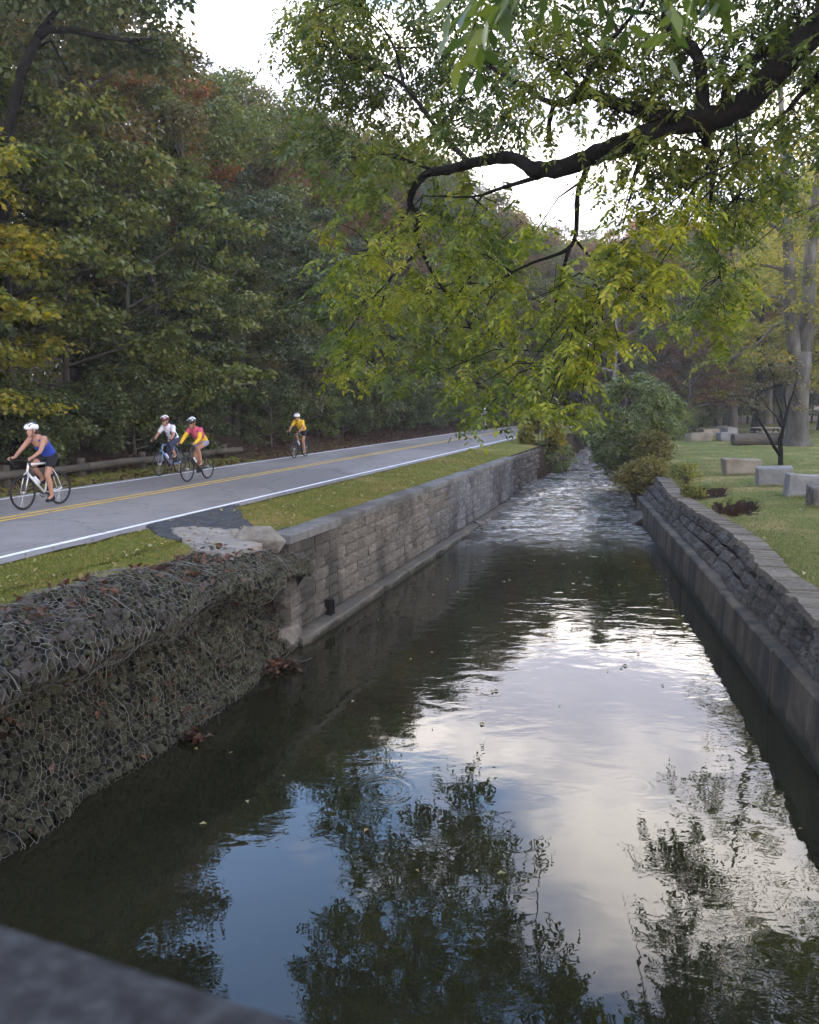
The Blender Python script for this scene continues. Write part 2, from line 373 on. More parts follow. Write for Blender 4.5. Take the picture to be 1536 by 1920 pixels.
def ground_mat(name, grass_a, grass_b, dry, litter=None, litter_from=None):
    m, nt, N, L, out = nmat(name)
    b = N.new('ShaderNodeBsdfPrincipled'); b.inputs['Roughness'].default_value = 0.95; b.inputs['Specular IOR Level'].default_value = 0.1
    L.new(b.outputs[0], out.inputs[0])
    g = N.new('ShaderNodeNewGeometry')
    def noi(s, d=6, rg=0.6):
        n = N.new('ShaderNodeTexNoise'); n.inputs['Scale'].default_value = s; n.inputs['Detail'].default_value = d; n.inputs['Roughness'].default_value = rg
        L.new(g.outputs['Position'], n.inputs['Vector']); return n.outputs[0]
    r1 = ramp(N, [(0.35, grass_a), (0.65, grass_b)]); L.new(noi(9.0, 8, 0.7), r1.inputs[0])
    mr = N.new('ShaderNodeMapRange'); mr.interpolation_type = 'SMOOTHSTEP'; mr.inputs[1].default_value = 0.48; mr.inputs[2].default_value = 0.68; L.new(noi(0.55, 5), mr.inputs[0])
    mx = N.new('ShaderNodeMix'); mx.data_type = 'RGBA'; L.new(mr.outputs[0], mx.inputs[0]); L.new(r1.outputs[0], mx.inputs[6]); mx.inputs[7].default_value = (*dry, 1)
    colr = mx.outputs[2]
    at = N.new('ShaderNodeAttribute'); at.attribute_name = 'bare'
    r2 = ramp(N, [(0.3, (0.014, 0.009, 0.006)), (0.7, (0.055, 0.03, 0.019))]); L.new(noi(5, 8, 0.7), r2.inputs[0])
    ad = N.new('ShaderNodeMath'); ad.operation = 'ADD'; L.new(at.outputs['Fac'], ad.inputs[0])
    sb = N.new('ShaderNodeMapRange'); sb.inputs[3].default_value = -0.5; sb.inputs[4].default_value = 0.5; L.new(noi(2.5, 6), sb.inputs[0]); L.new(sb.outputs[0], ad.inputs[1])
    mr3 = N.new('ShaderNodeMapRange'); mr3.interpolation_type = 'SMOOTHSTEP'; mr3.inputs[1].default_value = 0.42; mr3.inputs[2].default_value = 0.58; L.new(ad.outputs[0], mr3.inputs[0])
    mx2 = N.new('ShaderNodeMix'); mx2.data_type = 'RGBA'; L.new(mr3.outputs[0], mx2.inputs[0]); L.new(colr, mx2.inputs[6]); L.new(r2.outputs[0], mx2.inputs[7])
    L.new(mx2.outputs[2], b.inputs['Base Color'])
    bp = N.new('ShaderNodeBump'); bp.inputs['Distance'].default_value = 0.05; L.new(noi(14, 8, 0.75), bp.inputs['Height']); L.new(bp.outputs[0], b.inputs['Normal'])
    return m
M['verge'] = ground_mat('verge', (0.075, 0.095, 0.016), (0.18, 0.18, 0.034), (0.26, 0.19, 0.065))
M['lawn'] = ground_mat('lawn', (0.07, 0.09, 0.024), (0.17, 0.18, 0.05), (0.27, 0.21, 0.09))
M['blade'] = leafmat('blade', [(0.075, 0.10, 0.018), (0.12, 0.14, 0.026), (0.19, 0.17, 0.04), (0.26, 0.20, 0.07)], 0.3, 0.6, 0.2, 0.05)
M['lawn_blade'] = leafmat('lawn_blade', [(0.07, 0.10, 0.028), (0.12, 0.14, 0.042), (0.18, 0.175, 0.06), (0.25, 0.21, 0.10)], 0.3, 0.6, 0.2, 0.05)

LF = {}
LF['dark'] = leafmat('leaf_dark', [(0.028, 0.042, 0.016), (0.05, 0.068, 0.024), (0.076, 0.095, 0.03), (0.115, 0.12, 0.038)], 0.3, lownoise=0.3)
LF['mid'] = leafmat('leaf_mid', [(0.044, 0.06, 0.016), (0.078, 0.1, 0.023), (0.125, 0.145, 0.03), (0.19, 0.175, 0.038)], 0.35, lownoise=0.3)
LF['blue'] = leafmat('leaf_blue', [(0.034, 0.05, 0.028), (0.05, 0.07, 0.034), (0.07, 0.09, 0.04), (0.09, 0.105, 0.045)], 0.3, lownoise=0.3)
LF['olive'] = leafmat('leaf_olive', [(0.06, 0.06, 0.022), (0.1, 0.092, 0.03), (0.145, 0.118, 0.036), (0.17, 0.105, 0.036)], 0.35, lownoise=0.4)
LF['rust'] = leafmat('leaf_rust', [(0.075, 0.05, 0.028), (0.13, 0.07, 0.032), (0.19, 0.085, 0.035), (0.10, 0.085, 0.035)], 0.4, lownoise=0.4)
LF['orange'] = leafmat('leaf_orange', [(0.13, 0.07, 0.026), (0.24, 0.1, 0.03), (0.32, 0.125, 0.03), (0.18, 0.1, 0.035)], 0.45, lownoise=0.3)
LF['yellow'] = leafmat('leaf_yellow', [(0.08, 0.1, 0.02), (0.15, 0.16, 0.025), (0.26, 0.23, 0.03), (0.42, 0.29, 0.03)], 0.45, lownoise=0.5)
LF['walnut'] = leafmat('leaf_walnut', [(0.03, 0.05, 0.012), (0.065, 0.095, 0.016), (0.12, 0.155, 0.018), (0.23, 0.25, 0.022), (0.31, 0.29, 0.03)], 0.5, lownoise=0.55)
LF['walnut_shaded'] = leafmat('leaf_walnut_shaded', [(0.022, 0.04, 0.012), (0.045, 0.07, 0.016), (0.075, 0.105, 0.02), (0.12, 0.145, 0.024), (0.24, 0.22, 0.03)], 0.42, lownoise=0.5)  # darker copy for upper leaves: backlit shade painted in, besides real yellowing lower down
LF['bush'] = leafmat('leaf_bush', [(0.06, 0.085, 0.024), (0.1, 0.13, 0.034), (0.145, 0.18, 0.046), (0.18, 0.2, 0.055)], 0.3, lownoise=0.2)
LF['gold_bush'] = leafmat('leaf_gold_bush', [(0.07, 0.085, 0.02), (0.12, 0.12, 0.025), (0.18, 0.15, 0.03), (0.15, 0.1, 0.03)], 0.35, lownoise=0.4)
LF['dry'] = leafmat('leaf_dry', [(0.05, 0.022, 0.014), (0.09, 0.04, 0.024), (0.15, 0.065, 0.035), (0.10, 0.065, 0.05)], 0.2)
LF['pale'] = leafmat('leaf_pale', [(0.30, 0.26, 0.10), (0.42, 0.36, 0.16), (0.28, 0.16, 0.06), (0.36, 0.30, 0.18)], 0.2)
#@@PART2
# ------------------------------------------------------------------ left bank, road
RZ = math.pi / 2 - TH                   # local x along the road, local y to its left
WALL_U0, WALL_U1, ROUGH_U1 = 12.1, 33.1, 42.0
ROAD_V0, ROAD_V1, ROAD_Z = 8.05, 13.75, 1.95
def interp(x, xs, ys): return float(np.interp(x, xs, ys))
def bank_z(v, x, y):
    z = interp(v, [5.9, 6.4, 8.0, 13.9, 14.6, 17.5, 60, 90, 200], [1.79, 1.83, 1.925, 1.925, 1.95, 2.9, 17.0, 20.0, 22.0])
    if v > 14.2: z += 0.25 * fbm(x * 0.3, y * 0.3) * min(1, (v - 14.2) / 3)
    elif v < 8.0:
        z += 0.025 * fbm(x * 1.3, y * 1.3)
    return z
Ys = list(np.arange(-24, 4, 2.0)) + list(np.arange(4, 40, 0.35)) + list(np.arange(40, 100, 1.5)) + list(np.arange(100, 420, 12.0))
Vs = [0, .12, .25, .4, .6, .8, 1.05, 1.3, 1.6, 1.95, 2.6, 5.0, 7.6, 7.9, 8.15, 8.5, 9, 9.6, 10.3, 11.2, 12.5, 14, 16, 19, 23, 28, 34, 42, 52, 65, 85, 120, 180]
V, Fc, bare = [], [], []
for Y in Ys:
    v0 = 6.32 if Y < 13.1 else 5.98
    skirt = xv(Y, v0 - (0.0 if Y < 41.5 else 0.7))
    V.append((skirt, Y, -0.8)); bare.append(1.5)
    for dv in Vs:
        v = v0 + dv if dv < 1 else 5.98 + dv
        x = xv(Y, v); V.append((x, Y, bank_z(v, x, Y)))
        u = x * ST + Y * CT
        if u < 27: bb = interp(v, [14.3, 15.6], [0, 1])
        else: bb = interp(v, [13.5, 14.3], [0.1, 1])
        if dv == 0: bb = 1.5
        if Y < 13.1 and v < 6.45: bb = max(bb, 0.6)
        if Y > 41.5 and dv < .5: bb = 1.0
        bare.append(bb)
nc = len(Vs) + 1
for i in range(len(Ys) - 1):
    for j in range(nc - 1):
        a = i * nc + j; Fc.append((a, a + nc, a + nc + 1, a + 1))
me = np_mesh('left_bank', V, Fc, M['verge'], True)
at = me.attributes.new('bare', 'FLOAT', 'POINT'); at.data.foreach_set('value', np.array(bare, dtype=np.float32))
left_bank = tag(link('left_bank', me), kind='structure')

def strip(name, v0, v1, z, y0, y1, mat, step=1.0, jit=0.0, kind='structure'):
    V, Fc = [], []
    ys = list(np.arange(y0, y1, step)) + [y1]
    for i, Y in enumerate(ys):
        j0 = jit * fbm(Y * 1.7, v0) ; j1 = jit * fbm(Y * 1.7, v1 + 9)
        V += [(xv(Y, v0 + j0), Y, z), (xv(Y, v1 + j1), Y, z)]
        if i: n = 2 * i; Fc.append((n - 2, n, n + 1, n - 1))
    return tag(link(name, np_mesh(name, V, Fc, mat)), kind=kind)
strip('road', ROAD_V0, ROAD_V1, ROAD_Z, -24, 200, M['asphalt'], 0.35, 0.07)
strip('road_edge_line', 8.34, 8.45, ROAD_Z + 0.004, -24, 160, M['white_paint'], 0.5, 0.012)
strip('road_edge_line', 13.42, 13.53, ROAD_Z + 0.004, -24, 160, M['white_paint'], 0.5, 0.012)
strip('road_centre_line', 10.95, 11.06, ROAD_Z + 0.004, -24, 160, M['yellow_paint'], 0.5, 0.006)
strip('road_centre_line', 11.20, 11.31, ROAD_Z + 0.004, -24, 160, M['yellow_paint'], 0.5, 0.006)
def proj(x, y, z):
    d = Vector((x, y, z - CAMZ)); f = d.dot(_F)
    return CX + F * d.x / f, CY - F * d.dot(_U) / f
def inside(px, py, poly):
    c = False; n = len(poly)
    for i in range(n):
        x0, y0 = poly[i]; x1, y1 = poly[(i + 1) % n]
        if (y0 > py) != (y1 > py) and px < (x1 - x0) * (py - y0) / (y1 - y0) + x0: c = not c
    return c
def apron(name, poly, lift, mat, rough=9.0, edge=5.0, lump=0.0):
    """a ragged patch laid on the ground where the verge meets the road"""
    cell = 0.045; V, Fc, idx = [], [], {}
    def vert(i, j):
        if (i, j) not in idx:
            Y = 11.2 + i * cell; v = 5.9 + j * cell; x = xv(Y, v); z = bank_z(v, x, Y)
            if v > ROAD_V0 - .12: z = max(z, ROAD_Z)
            z += lift + lump * fbm(x * 5, Y * 5, 2.0)
            idx[(i, j)] = len(V); V.append((x + .012 * fbm(x * 30, Y * 30), Y + .012 * fbm(Y * 30, x * 30), z))
        return idx[(i, j)]
    for i in range(140):
        for j in range(60):
            Y = 11.2 + (i + .5) * cell; v = 5.9 + (j + .5) * cell; x = xv(Y, v)
            px, py = proj(x, Y, bank_z(v, x, Y))
            if v < ROAD_V0 + .2 and inside(px + edge * 1.6 * fbm(x * rough * .3, Y * rough * .3, 1) + edge * fbm(x * rough, Y * rough, 5), py + edge * .5 * fbm(x * rough, Y * rough, 9), poly):
                Fc.append((vert(i, j), vert(i + 1, j), vert(i + 1, j + 1), vert(i, j + 1)))
    rim = {}
    for f in Fc:
        for k in range(4):
            e = (f[k], f[(k + 1) % 4]); rim[e] = rim.get(e, 0) + 1
    lo = {}
    def low(k):
        if k not in lo: lo[k] = len(V); V.append((V[k][0], V[k][1], V[k][2] - lift - .06))
        return lo[k]
    for (a, b) in [e for e in rim if (e[1], e[0]) not in rim]: Fc.append((b, a, low(a), low(b)))
    return tag(link(name, np_mesh(name, V, Fc, mat)), kind='structure')
apron('asphalt_patch', [(280, 990), (325, 966), (380, 956), (442, 944), (450, 968), (470, 986), (520, 997), (550, 988), (515, 1008), (450, 1004), (380, 1004), (330, 1014), (292, 1004)], .018, M['fresh_asphalt'], lump=.012)
apron('concrete_slab', [(322, 993), (362, 990), (446, 996), (456, 1008), (500, 1030), (430, 1044), (375, 1034), (350, 1018), (330, 1004)], .032, M['slab'], 6.0, 4.0, .01)

# ------------------------------------------------------------------ right bank lawn
fw = [onz(*p, 0) for p in [(1536, 1453), (1432, 1296), (1384, 1212), (1322, 1140), (1266, 1066), (1222, 1011)]]
fy = [p.y for p in fw]; fx = [p.x for p in fw]
_o = np.argsort(fy); fy = [fy[i] for i in _o]; fx = [fx[i] for i in _o]
sl = (fx[-1] - fx[0]) / (fy[-1] - fy[0])
fx0, fy0 = fx[0], fy[0]
def xfront(Y): return fx0 + sl * (Y - fy0)
COPZ = 1.42
cp = [onz(*p, COPZ) for p in [(1536, 1163), (1469, 1097), (1430, 1066), (1403, 1022), (1342, 978), (1309, 959), (1259, 928), (1235, 897)]]
cpy = [p.y for p in cp]; cpx = [p.x for p in cp]
cdx = [cpx[i] - xfront(cpy[i]) for i in range(len(cp))]
def xcop(Y): return xfront(Y) + interp(Y, cpy, cdx)
WR0, WR1 = -6.0, 28.6
def xlawn(Y):
    if Y <= WR1: return xcop(Y) + 0.40
    e = xcop(WR1) + 0.40
    return e + interp(Y, [WR1, 34, 42, 52, 65, 80, 100, 420], [0, 1.0, 2.6, 5.0, 9.5, 16.5, 29, 330])
HOLES = [(Vector((8.22, 20.6, 0)), 0.72, 1.75, 0.55), (Vector((8.85, 24.2, 0)), 0.66, 2.0, 0.55)]
def LZ(x, y):
    d = max(0.0, x - xlawn(y))
    z = interp(d, [0, 0.5, 3, 12, 40, 400], [1.35, 1.38, 1.47, 1.60, 1.78, 1.9])
    z += 0.03 * fbm(x * 0.7, y * 0.7, 3.1) * min(1, d)
    return z
def hole_depth(x, y):
    h = 0.0
    for c, rx, ry, dp in HOLES:
        q = math.hypot((x - c.x - 0.37 * (y - c.y)) / rx, (y - c.y) / ry) + 0.35 * fbm(x * 3, y * 3, c.x)
        h = max(h, dp * max(0.0, min(1.0, (1.0 - q) * (3.2 if y > c.y else 1.3))))
    return h
def onlawn(px, py):
    z = 1.5
    for _ in range(6):
        p = onz(px, py, z); z = LZ(p.x, p.y)
    return onz(px, py, z)
Yr = list(np.arange(-24, 8, 2.0)) + list(np.arange(8, 30, 0.16)) + list(np.arange(30, 60, 0.8)) + list(np.arange(60, 130, 2.5)) + list(np.arange(130, 420, 14.0))
Dx = list(np.arange(0, 4.2, 0.14)) + [4.5, 5, 5.6, 6.4, 7.4, 8.6, 10, 12, 14.5, 18, 22, 27, 34, 44, 60, 90, 150, 300]
V, Fc, bare = [], [], []
for Y in Yr:
    x0 = xlawn(Y)
    V.append((x0 - (0.05 if Y < WR1 else 1.6), Y, -0.8)); bare.append(1.0)
    for d in Dx:
        x = x0 + d; hd = hole_depth(x, Y) if 15 < Y < 30 and d < 5 else 0
        V.append((x, Y, LZ(x, Y) - hd)); bare.append(min(1.3, .5 + hd * 8) if hd > 0.03 else (0.35 if d < 0.15 else 0.0))
nc = len(Dx) + 1
for i in range(len(Yr) - 1):
    for j in range(nc - 1):
        a = i * nc + j; Fc.append((a, a + 1, a + nc + 1, a + nc))
me = np_mesh('lawn', V, Fc, M['lawn'], True)
at = me.attributes.new('bare', 'FLOAT', 'POINT'); at.data.foreach_set('value', np.array(bare, dtype=np.float32))
tag(link('lawn', me), kind='structure')
V, Fc = [], []
for i, x in enumerate(np.arange(24, 120, 2.0)):
    y = 74 + 0.05 * x + 0.8 * math.sin(x * 0.1)
    V += [(x, y, LZ(x, y) + 0.03), (x, y + 2.6, LZ(x, y + 2.6) + 0.03)]
    if i: n = 2 * i; Fc.append((n - 2, n, n + 1, n - 1))
tag(link('park_path', np_mesh('park_path', V, Fc, M['slab'])), kind='structure')

# creek bed and water
def water_z(Y): return interp(Y, [0, 21, 25, 30, 36, 44, 60, 90], [0, 0, 0.04, 0.13, 0.24, 0.34, 0.55, 0.8])
Yw = list(np.arange(-24, 6, 2.0)) + list(np.arange(6, 19, 0.5)) + list(np.arange(19, 50, 0.09)) + list(np.arange(50, 130, 2.0))
V, Fc = [], []
nx = 84
for Y in Yw:
    xl = xv(Y, 6.3); xr = xlawn(Y) + 0.2 if Y > WR1 else xfront(Y) + 0.25
    for k in range(nx + 1):
        x = xl + (xr - xl) * k / nx
        z = water_z(Y)
        if 19 < Y < 50:
            am = interp(Y, [19, 24, 27, 34, 44, 50], [0, 0.010, 0.030, 0.036, 0.036, 0.036])
            am *= interp(fbm(x * 0.5, Y * 0.25, 8), [-0.5, 0.4], [0.45, 1.3])
            z += am * (fbm(x * 2.4, Y * 2.0, 1.0, 3) + 0.5 * fbm(x * 6, Y * 6, 4.0, 2))
        V.append((x, Y, z))
n1 = nx + 1
for i in range(len(Yw) - 1):
    for j in range(nx):
        a = i * n1 + j; Fc.append((a, a + 1, a + n1 + 1, a + n1))
def water_mat():
    m, nt, N, L, out = nmat('creek_water')
    b = N.new('ShaderNodeBsdfPrincipled'); L.new(b.outputs[0], out.inputs[0])
    g = N.new('ShaderNodeNewGeometry'); sp = N.new('ShaderNodeSeparateXYZ'); L.new(g.outputs['Position'], sp.inputs[0])
    def mth(op, a, c=None, clamp=False):
        n = N.new('ShaderNodeMath'); n.operation = op; n.use_clamp = clamp
        for i, v in enumerate((a, c)):
            if v is None: continue
            if isinstance(v, (int, float)): n.inputs[i].default_value = v
            else: L.new(v, n.inputs[i])
        return n.outputs[0]
    def noi(scale, det=2, st=(1, 1, 1), rg=0.5, dist=0.0):
        mp = N.new('ShaderNodeMapping'); mp.inputs['Scale'].default_value = st; L.new(g.outputs['Position'], mp.inputs[0])
        n = N.new('ShaderNodeTexNoise'); n.inputs['Scale'].default_value = scale; n.inputs['Detail'].default_value = det
        n.inputs['Roughness'].default_value = rg; n.inputs['Distortion'].default_value = dist
        L.new(mp.outputs[0], n.inputs['Vector']); return n.outputs[0]
    def mrange(x, a, c, d, e, sm=True):
        r = N.new('ShaderNodeMapRange'); r.interpolation_type = 'SMOOTHSTEP' if sm else 'LINEAR'
        L.new(x, r.inputs[0])
        for i, v in enumerate((a, c, d, e)): r.inputs[i + 1].default_value = v
        return r.outputs[0]
    y = sp.outputs[1]
    patch = mrange(noi(0.55, 2), 0.35, 0.65, 0.25, 1.25)
    near = mrange(y, 7.0, 17, 0.20, 0.62)
    # slow swell plus finer ripples
    h = mth('MULTIPLY', noi(1.7, 1, (1, 1.3, 1), 0.4, 0.6), 0.012)
    h2 = mth('MULTIPLY', mth('MULTIPLY', noi(5.0, 2, (0.8, 1.3, 1), 0.5, 0.8), 0.0055), patch)
    h = mth('ADD', h, h2)
    h = mth('MULTIPLY', h, near)
    rif = mrange(y, 19.5, 27, 0.0, 1.0)
    h = mth('ADD', h, mth('MULTIPLY', mth('MULTIPLY', noi(9, 3, (0.7, 1.2, 1), 0.55, 0.6), 0.016), rif))
    for (px, py, rad, amp) in [(722, 1482, 0.34, 0.00045), (1140, 1558, 0.12, 0.0005), (1190, 1472, 0.24, 0.0003)]:
        c = onz(px, py, 0)
        vd = N.new('ShaderNodeVectorMath'); vd.operation = 'DISTANCE'; L.new(g.outputs['Position'], vd.inputs[0]); vd.inputs[1].default_value = (c.x, c.y, 0)
        r = vd.outputs['Value']
        wv = mth('SINE', mth('MULTIPLY', mth('ADD', r, mth('MULTIPLY', noi(3.0, 2), 0.12)), 62.0))
        q = mth('DIVIDE', mth('SUBTRACT', r, rad * 0.75), rad * 0.3)
        env = mth('POWER', 2.718, mth('MULTIPLY', mth('MULTIPLY', q, q), -1.0))
        h = mth('ADD', h, mth('MULTIPLY', mth('MULTIPLY', wv, env), amp))
    bp = N.new('ShaderNodeBump'); bp.inputs['Strength'].default_value = 1.0; bp.inputs['Distance'].default_value = 1.0
    L.new(h, bp.inputs['Height']); L.new(bp.outputs[0], b.inputs['Normal'])
    r = ramp(N, [(0.35, (0.011, 0.0105, 0.0055)), (0.65, (0.021, 0.0195, 0.0095))]); L.new(noi(0.4, 3), r.inputs[0])
    foam_glint = mth('MULTIPLY', mrange(noi(5.0, 6, (0.55, 1.5, 1), 0.65, 0.8), 0.40, 0.62, 0.0, 1.0), mrange(noi(0.6, 3, (0.8, 1.2, 1)), 0.34, 0.52, 0.15, 1.0))  # pale riffle streaks: white water plus sky reflection painted into the base colour
    foam_glint = mth('MULTIPLY', foam_glint, mrange(y, 20.5, 25.5, 0.0, 0.75))
    fm = N.new('ShaderNodeMix'); fm.data_type = 'RGBA'; L.new(foam_glint, fm.inputs[0]); L.new(r.outputs[0], fm.inputs[6]); fm.inputs[7].default_value = (0.42, 0.415, 0.405, 1)
    L.new(fm.outputs[2], b.inputs['Base Color'])
    L.new(mth('ADD', mth('MULTIPLY', foam_glint, 0.4), 0.012), b.inputs['Roughness']); b.inputs['IOR'].default_value = 1.43; b.inputs['Specular IOR Level'].default_value = 0.5
    return m
M['water'] = water_mat()
tag(link('creek_water', np_mesh('creek_water', V, Fc, M['water'], True)), kind='structure')
mb = MB(); mb.box(-60, 150, -24, 200, -1.6, -1.5)
tag(mb.obj('creek_bed', M['soil']), kind='structure')

# ------------------------------------------------------------------ stones
def hull_mesh(name, seed, mat, n=16, sz=(1, 1, 1), pw=0.85, smooth=False):
    r = np.random.default_rng(seed)
    bm = bmesh.new()
    for _ in range(n):
        d = r.normal(size=3); d /= np.linalg.norm(d); d = np.sign(d) * np.abs(d) ** pw
        d *= r.uniform(0.85, 1.12); bm.verts.new((d[0] * sz[0], d[1] * sz[1], d[2] * sz[2]))
    res = bmesh.ops.convex_hull(bm, input=list(bm.verts))
    bmesh.ops.delete(bm, geom=[v for v in bm.verts if not v.link_faces], context='VERTS')
    bmesh.ops.recalc_face_normals(bm, faces=list(bm.faces))
    me = bpy.data.meshes.new(name); bm.to_mesh(me); bm.free(); me.materials.append(mat)
    return me
def block_mesh(name, seed, mat, w=1.0, d=0.2, h=1.0, nx=4, nz=3, bulge=0.05):
    """rock faced block: local x width, -y front, z height, unit sized in x and z"""
    r = np.random.default_rng(seed); V, Fc = [], []
    for k in range(nz + 1):
        for i in range(nx + 1):
            x = i / nx - 0.5; z = k / nz - 0.5
            edge = i in (0, nx) or k in (0, nz)
            y = (0.012 if i in (0, nx) else -0.3 * bulge) if edge else -bulge * r.uniform(0.4, 1.2)
            jx = 0 if i in (0, nx) else r.uniform(-.06, .06); jz = 0 if k in (0, nz) else r.uniform(-.08, .08)
            V.append(((x + jx) * w, y - (r.uniform(0, .012)), (z + jz) * h))
    n = nx + 1
    for k in range(nz):
        for i in range(nx):
            a = k * n + i; Fc.append((a, a + 1, a + n + 1, a + n))
    b0 = len(V); ring = [i for i in range(n)] + [k * n + nx for k in range(1, nz + 1)] + [nz * n + i for i in range(nx - 1, -1, -1)] + [k * n for k in range(nz - 1, 0, -1)]
    for i in ring: V.append((V[i][0], d, V[i][2]))
    m_ = len(ring)
    for q in range(m_):
        a, b = ring[q], ring[(q + 1) % m_]; Fc.append((b, a, b0 + q, b0 + (q + 1) % m_))
    me = bpy.data.meshes.new(name); me.from_pydata(V, [], Fc); me.materials.append(mat)
    me.update(); return me

# left block retaining wall
WV = 5.78
lw = tag(empty('block_retaining_wall', Wp(WALL_U0, WV, 0), RZ), 'weathered grey rock-faced block retaining wall between the grassy verge and the creek', 'retaining wall')
blk = [block_mesh('block', 100 + i, M['block'], bulge=.045) for i in range(6)]; blk_t = [block_mesh('block', 110 + i, M['tan_block'], bulge=.045) for i in range(6)]
LEN = WALL_U1 - WALL_U0
mb = MB(); mb.box(0.05, LEN - 0.02, 0.06, 0.30, -0.9, 1.70); mb.obj('wall_core', M['dark_fill'], lw)
z0, nco, ch = 0.20, 7, 0.216
pan = 1.05; npan = int(LEN / pan); pan = LEN / npan
for p in range(npan):
    for c in range(nco):
        cut = (0.60 if c % 2 else 0.40) + random.uniform(-0.012, 0.012)
        for (a, b) in ((0, cut), (cut, 1)):
            w = (b - a) * pan - 0.026; x = (p + (a + b) / 2) * pan
            o = link('block', random.choice(blk_t if random.random() < 1.0 + (7 - p) * 0.3 else blk), lw, (x, random.uniform(-0.012, 0.012) - 0.004 * c * 0, z0 + (c + 0.5) * ch), (0, 0, random.uniform(-.01, .01)), (w, 1, ch - 0.009))
mb = MB()
n = 60
for i in range(n + 1):
    x = -0.08 + (LEN + 0.1) * i / n; zt = 1.865 - 0.05 * i / n + 0.008 * fbm(x, 2.2); f = -0.07 + 0.018 * fbm(x * 1.5, 7.7)
    zb = 1.712 + 0.02 * fbm(x * 3, 1.1)
    mb.v += [(x, f + .01, zb), (x, f, zt - 0.015), (x, f + 0.02, zt), (x, 0.32, zt + 0.005), (x, 0.32, zb)]
    if i:
        b = 5 * (i - 1)
        for k in range(5): mb.f.append((b + k, b + 5 + k, b + 5 + (k + 1) % 5, b + (k + 1) % 5))
mb.f += [(4, 3, 2, 1, 0), tuple(5 * n + k for k in range(5))]
mb.obj('coping', M['coping'], lw)
mb = MB(); n = 70
for i in range(n + 1):
    x = -0.05 + (LEN - 0.1) * i / n; f = -0.27 + 0.03 * fbm(x * 1.2, 3.3) + (0.05 if i % 14 == 0 else 0); zt = 0.15 + 0.025 * fbm(x * 2, 9.1)
    zb = 0.02 + 0.06 * fbm(x * 0.9, 5) if x > 8 else -0.6
    mb.v += [(x, f, -0.6), (x, f, zt - 0.02), (x, f + 0.03, zt), (x, 0.08, zt + 0.02), (x, 0.08, -0.6)]
    if i:
        b = 5 * (i - 1)
        for k in range(5): mb.f.append((b + k, b + 5 + k, b + 5 + (k + 1) % 5, b + (k + 1) % 5))
mb.f += [(4, 3, 2, 1, 0), tuple(5 * n + k for k in range(5))]
mb.obj('footing_ledge', M['concrete'], lw)
mb = MB()
mb.box(1.38, 1.395, -0.16, -0.02, 0.15, 0.44); mb.box(1.505, 1.52, -0.16, -0.02, 0.15, 0.44); mb.box(1.38, 1.52, -0.16, -0.02, 0.44, 0.455); mb.box(1.395, 1.505, -0.05, -0.02, 0.15, 0.44)
mb.obj('drain_box', M['black_metal'], lw)
for c in range(nco):
    link('end_block', random.choice(blk_t), lw, (random.uniform(-.02, .03), 0.165, z0 + (c + 0.5) * ch), (0, 0, -math.pi / 2 + random.uniform(-.05, .05)), (0.33, 1, ch - 0.01))
link('base_stone', hull_mesh('base_stone', 31, M['tan_block'], 20, (0.36, 0.25, 0.24)), lw, (-0.05, 0.05, 0.12), (0.02, 0.03, 0.1))
# broken stone at the near end of the coping
o = link('broken_stone', hull_mesh('broken_stone', 5, M['tan_block'], 26, (0.46, 0.20, 0.24)), None, onz(487, 1014, 1.82), (0.05, -0.08, RZ + 1.95))
tag(o, 'broken mossy stone chunk lying at the end of the block wall coping', 'stone')

# rougher stone section beyond
rw = tag(empty('rough_retaining_wall', Wp(WALL_U1, WV, 0), RZ), 'dark rough stone end section of the creek wall beyond the block wall', 'retaining wall')
rb = [block_mesh('rough_block', 140 + i, M['rubble'], bulge=0.09) for i in range(5)]
L2 = ROUGH_U1 - WALL_U1
mb = MB(); mb.box(0.0, L2, 0.30, 0.60, -0.6, 1.70); mb.obj('wall_core', M['dark_fill'], rw)
for c in range(6):
    x = 0.0
    while x < L2 - 0.1:
        w = min(random.uniform(0.4, 0.9), L2 - x)
        link('rough_block', random.choice(rb), rw, (x + w / 2, 0.20 + random.uniform(-.04, .04), 0.22 + (c + .5) * 0.25), (0, 0, random.uniform(-.04, .04)), (w - .02, 1, 0.235))
        x += w
mb = MB()
for i in range(9):
    pass
n = 20
for i in range(n + 1):
    x = L2 * i / n; zt = 1.80 - 0.10 * i / n + 0.02 * fbm(x, 4.4); f = 0.16 + 0.03 * fbm(x * 2, 1.7)
    mb.v += [(x, f, 1.71), (x, f, zt), (x, 0.75, zt + 0.03), (x, 0.75, 1.70)]
    if i:
        b = 4 * (i - 1)
        for k in range(4): mb.f.append((b + k, b + 4 + k, b + 4 + (k + 1) % 4, b + (k + 1) % 4))
mb.f += [(3, 2, 1, 0), tuple(4 * n + k for k in range(4))]
mb.obj('coping', M['coping'], rw)
# far curved wall where the creek bends
a0, a1 = onz(1046, 848, 0.5), onz(1118, 842, 0.5)
d = (a1 - a0); ang = math.atan2(d.y, d.x)
fwl = tag(empty('low_stone_wall', a0, ang), 'low pale stone wall at the far creek bend below the road', 'retaining wall')
LL = 9.0
mb = MB(); mb.box(-1.5, LL, 0.12, 0.5, -0.8, 0.98); mb.obj('wall_core', M['dark_fill'], fwl)
for c in range(5):
    x = -1.5 + (c % 2) * 0.3
    while x < LL:
        w = random.uniform(0.55, 0.9)
        link('block', random.choice(blk), fwl, (x + w / 2, random.uniform(-.02, .02), -0.15 + (c + .5) * 0.21), (0, 0, 0), (w - .02, 1, 0.195)); x += w
mb = MB(); mb.box(-1.55, LL + .05, -0.06, 0.55, 0.905, 1.05); mb.obj('coping', M['coping'], fwl)

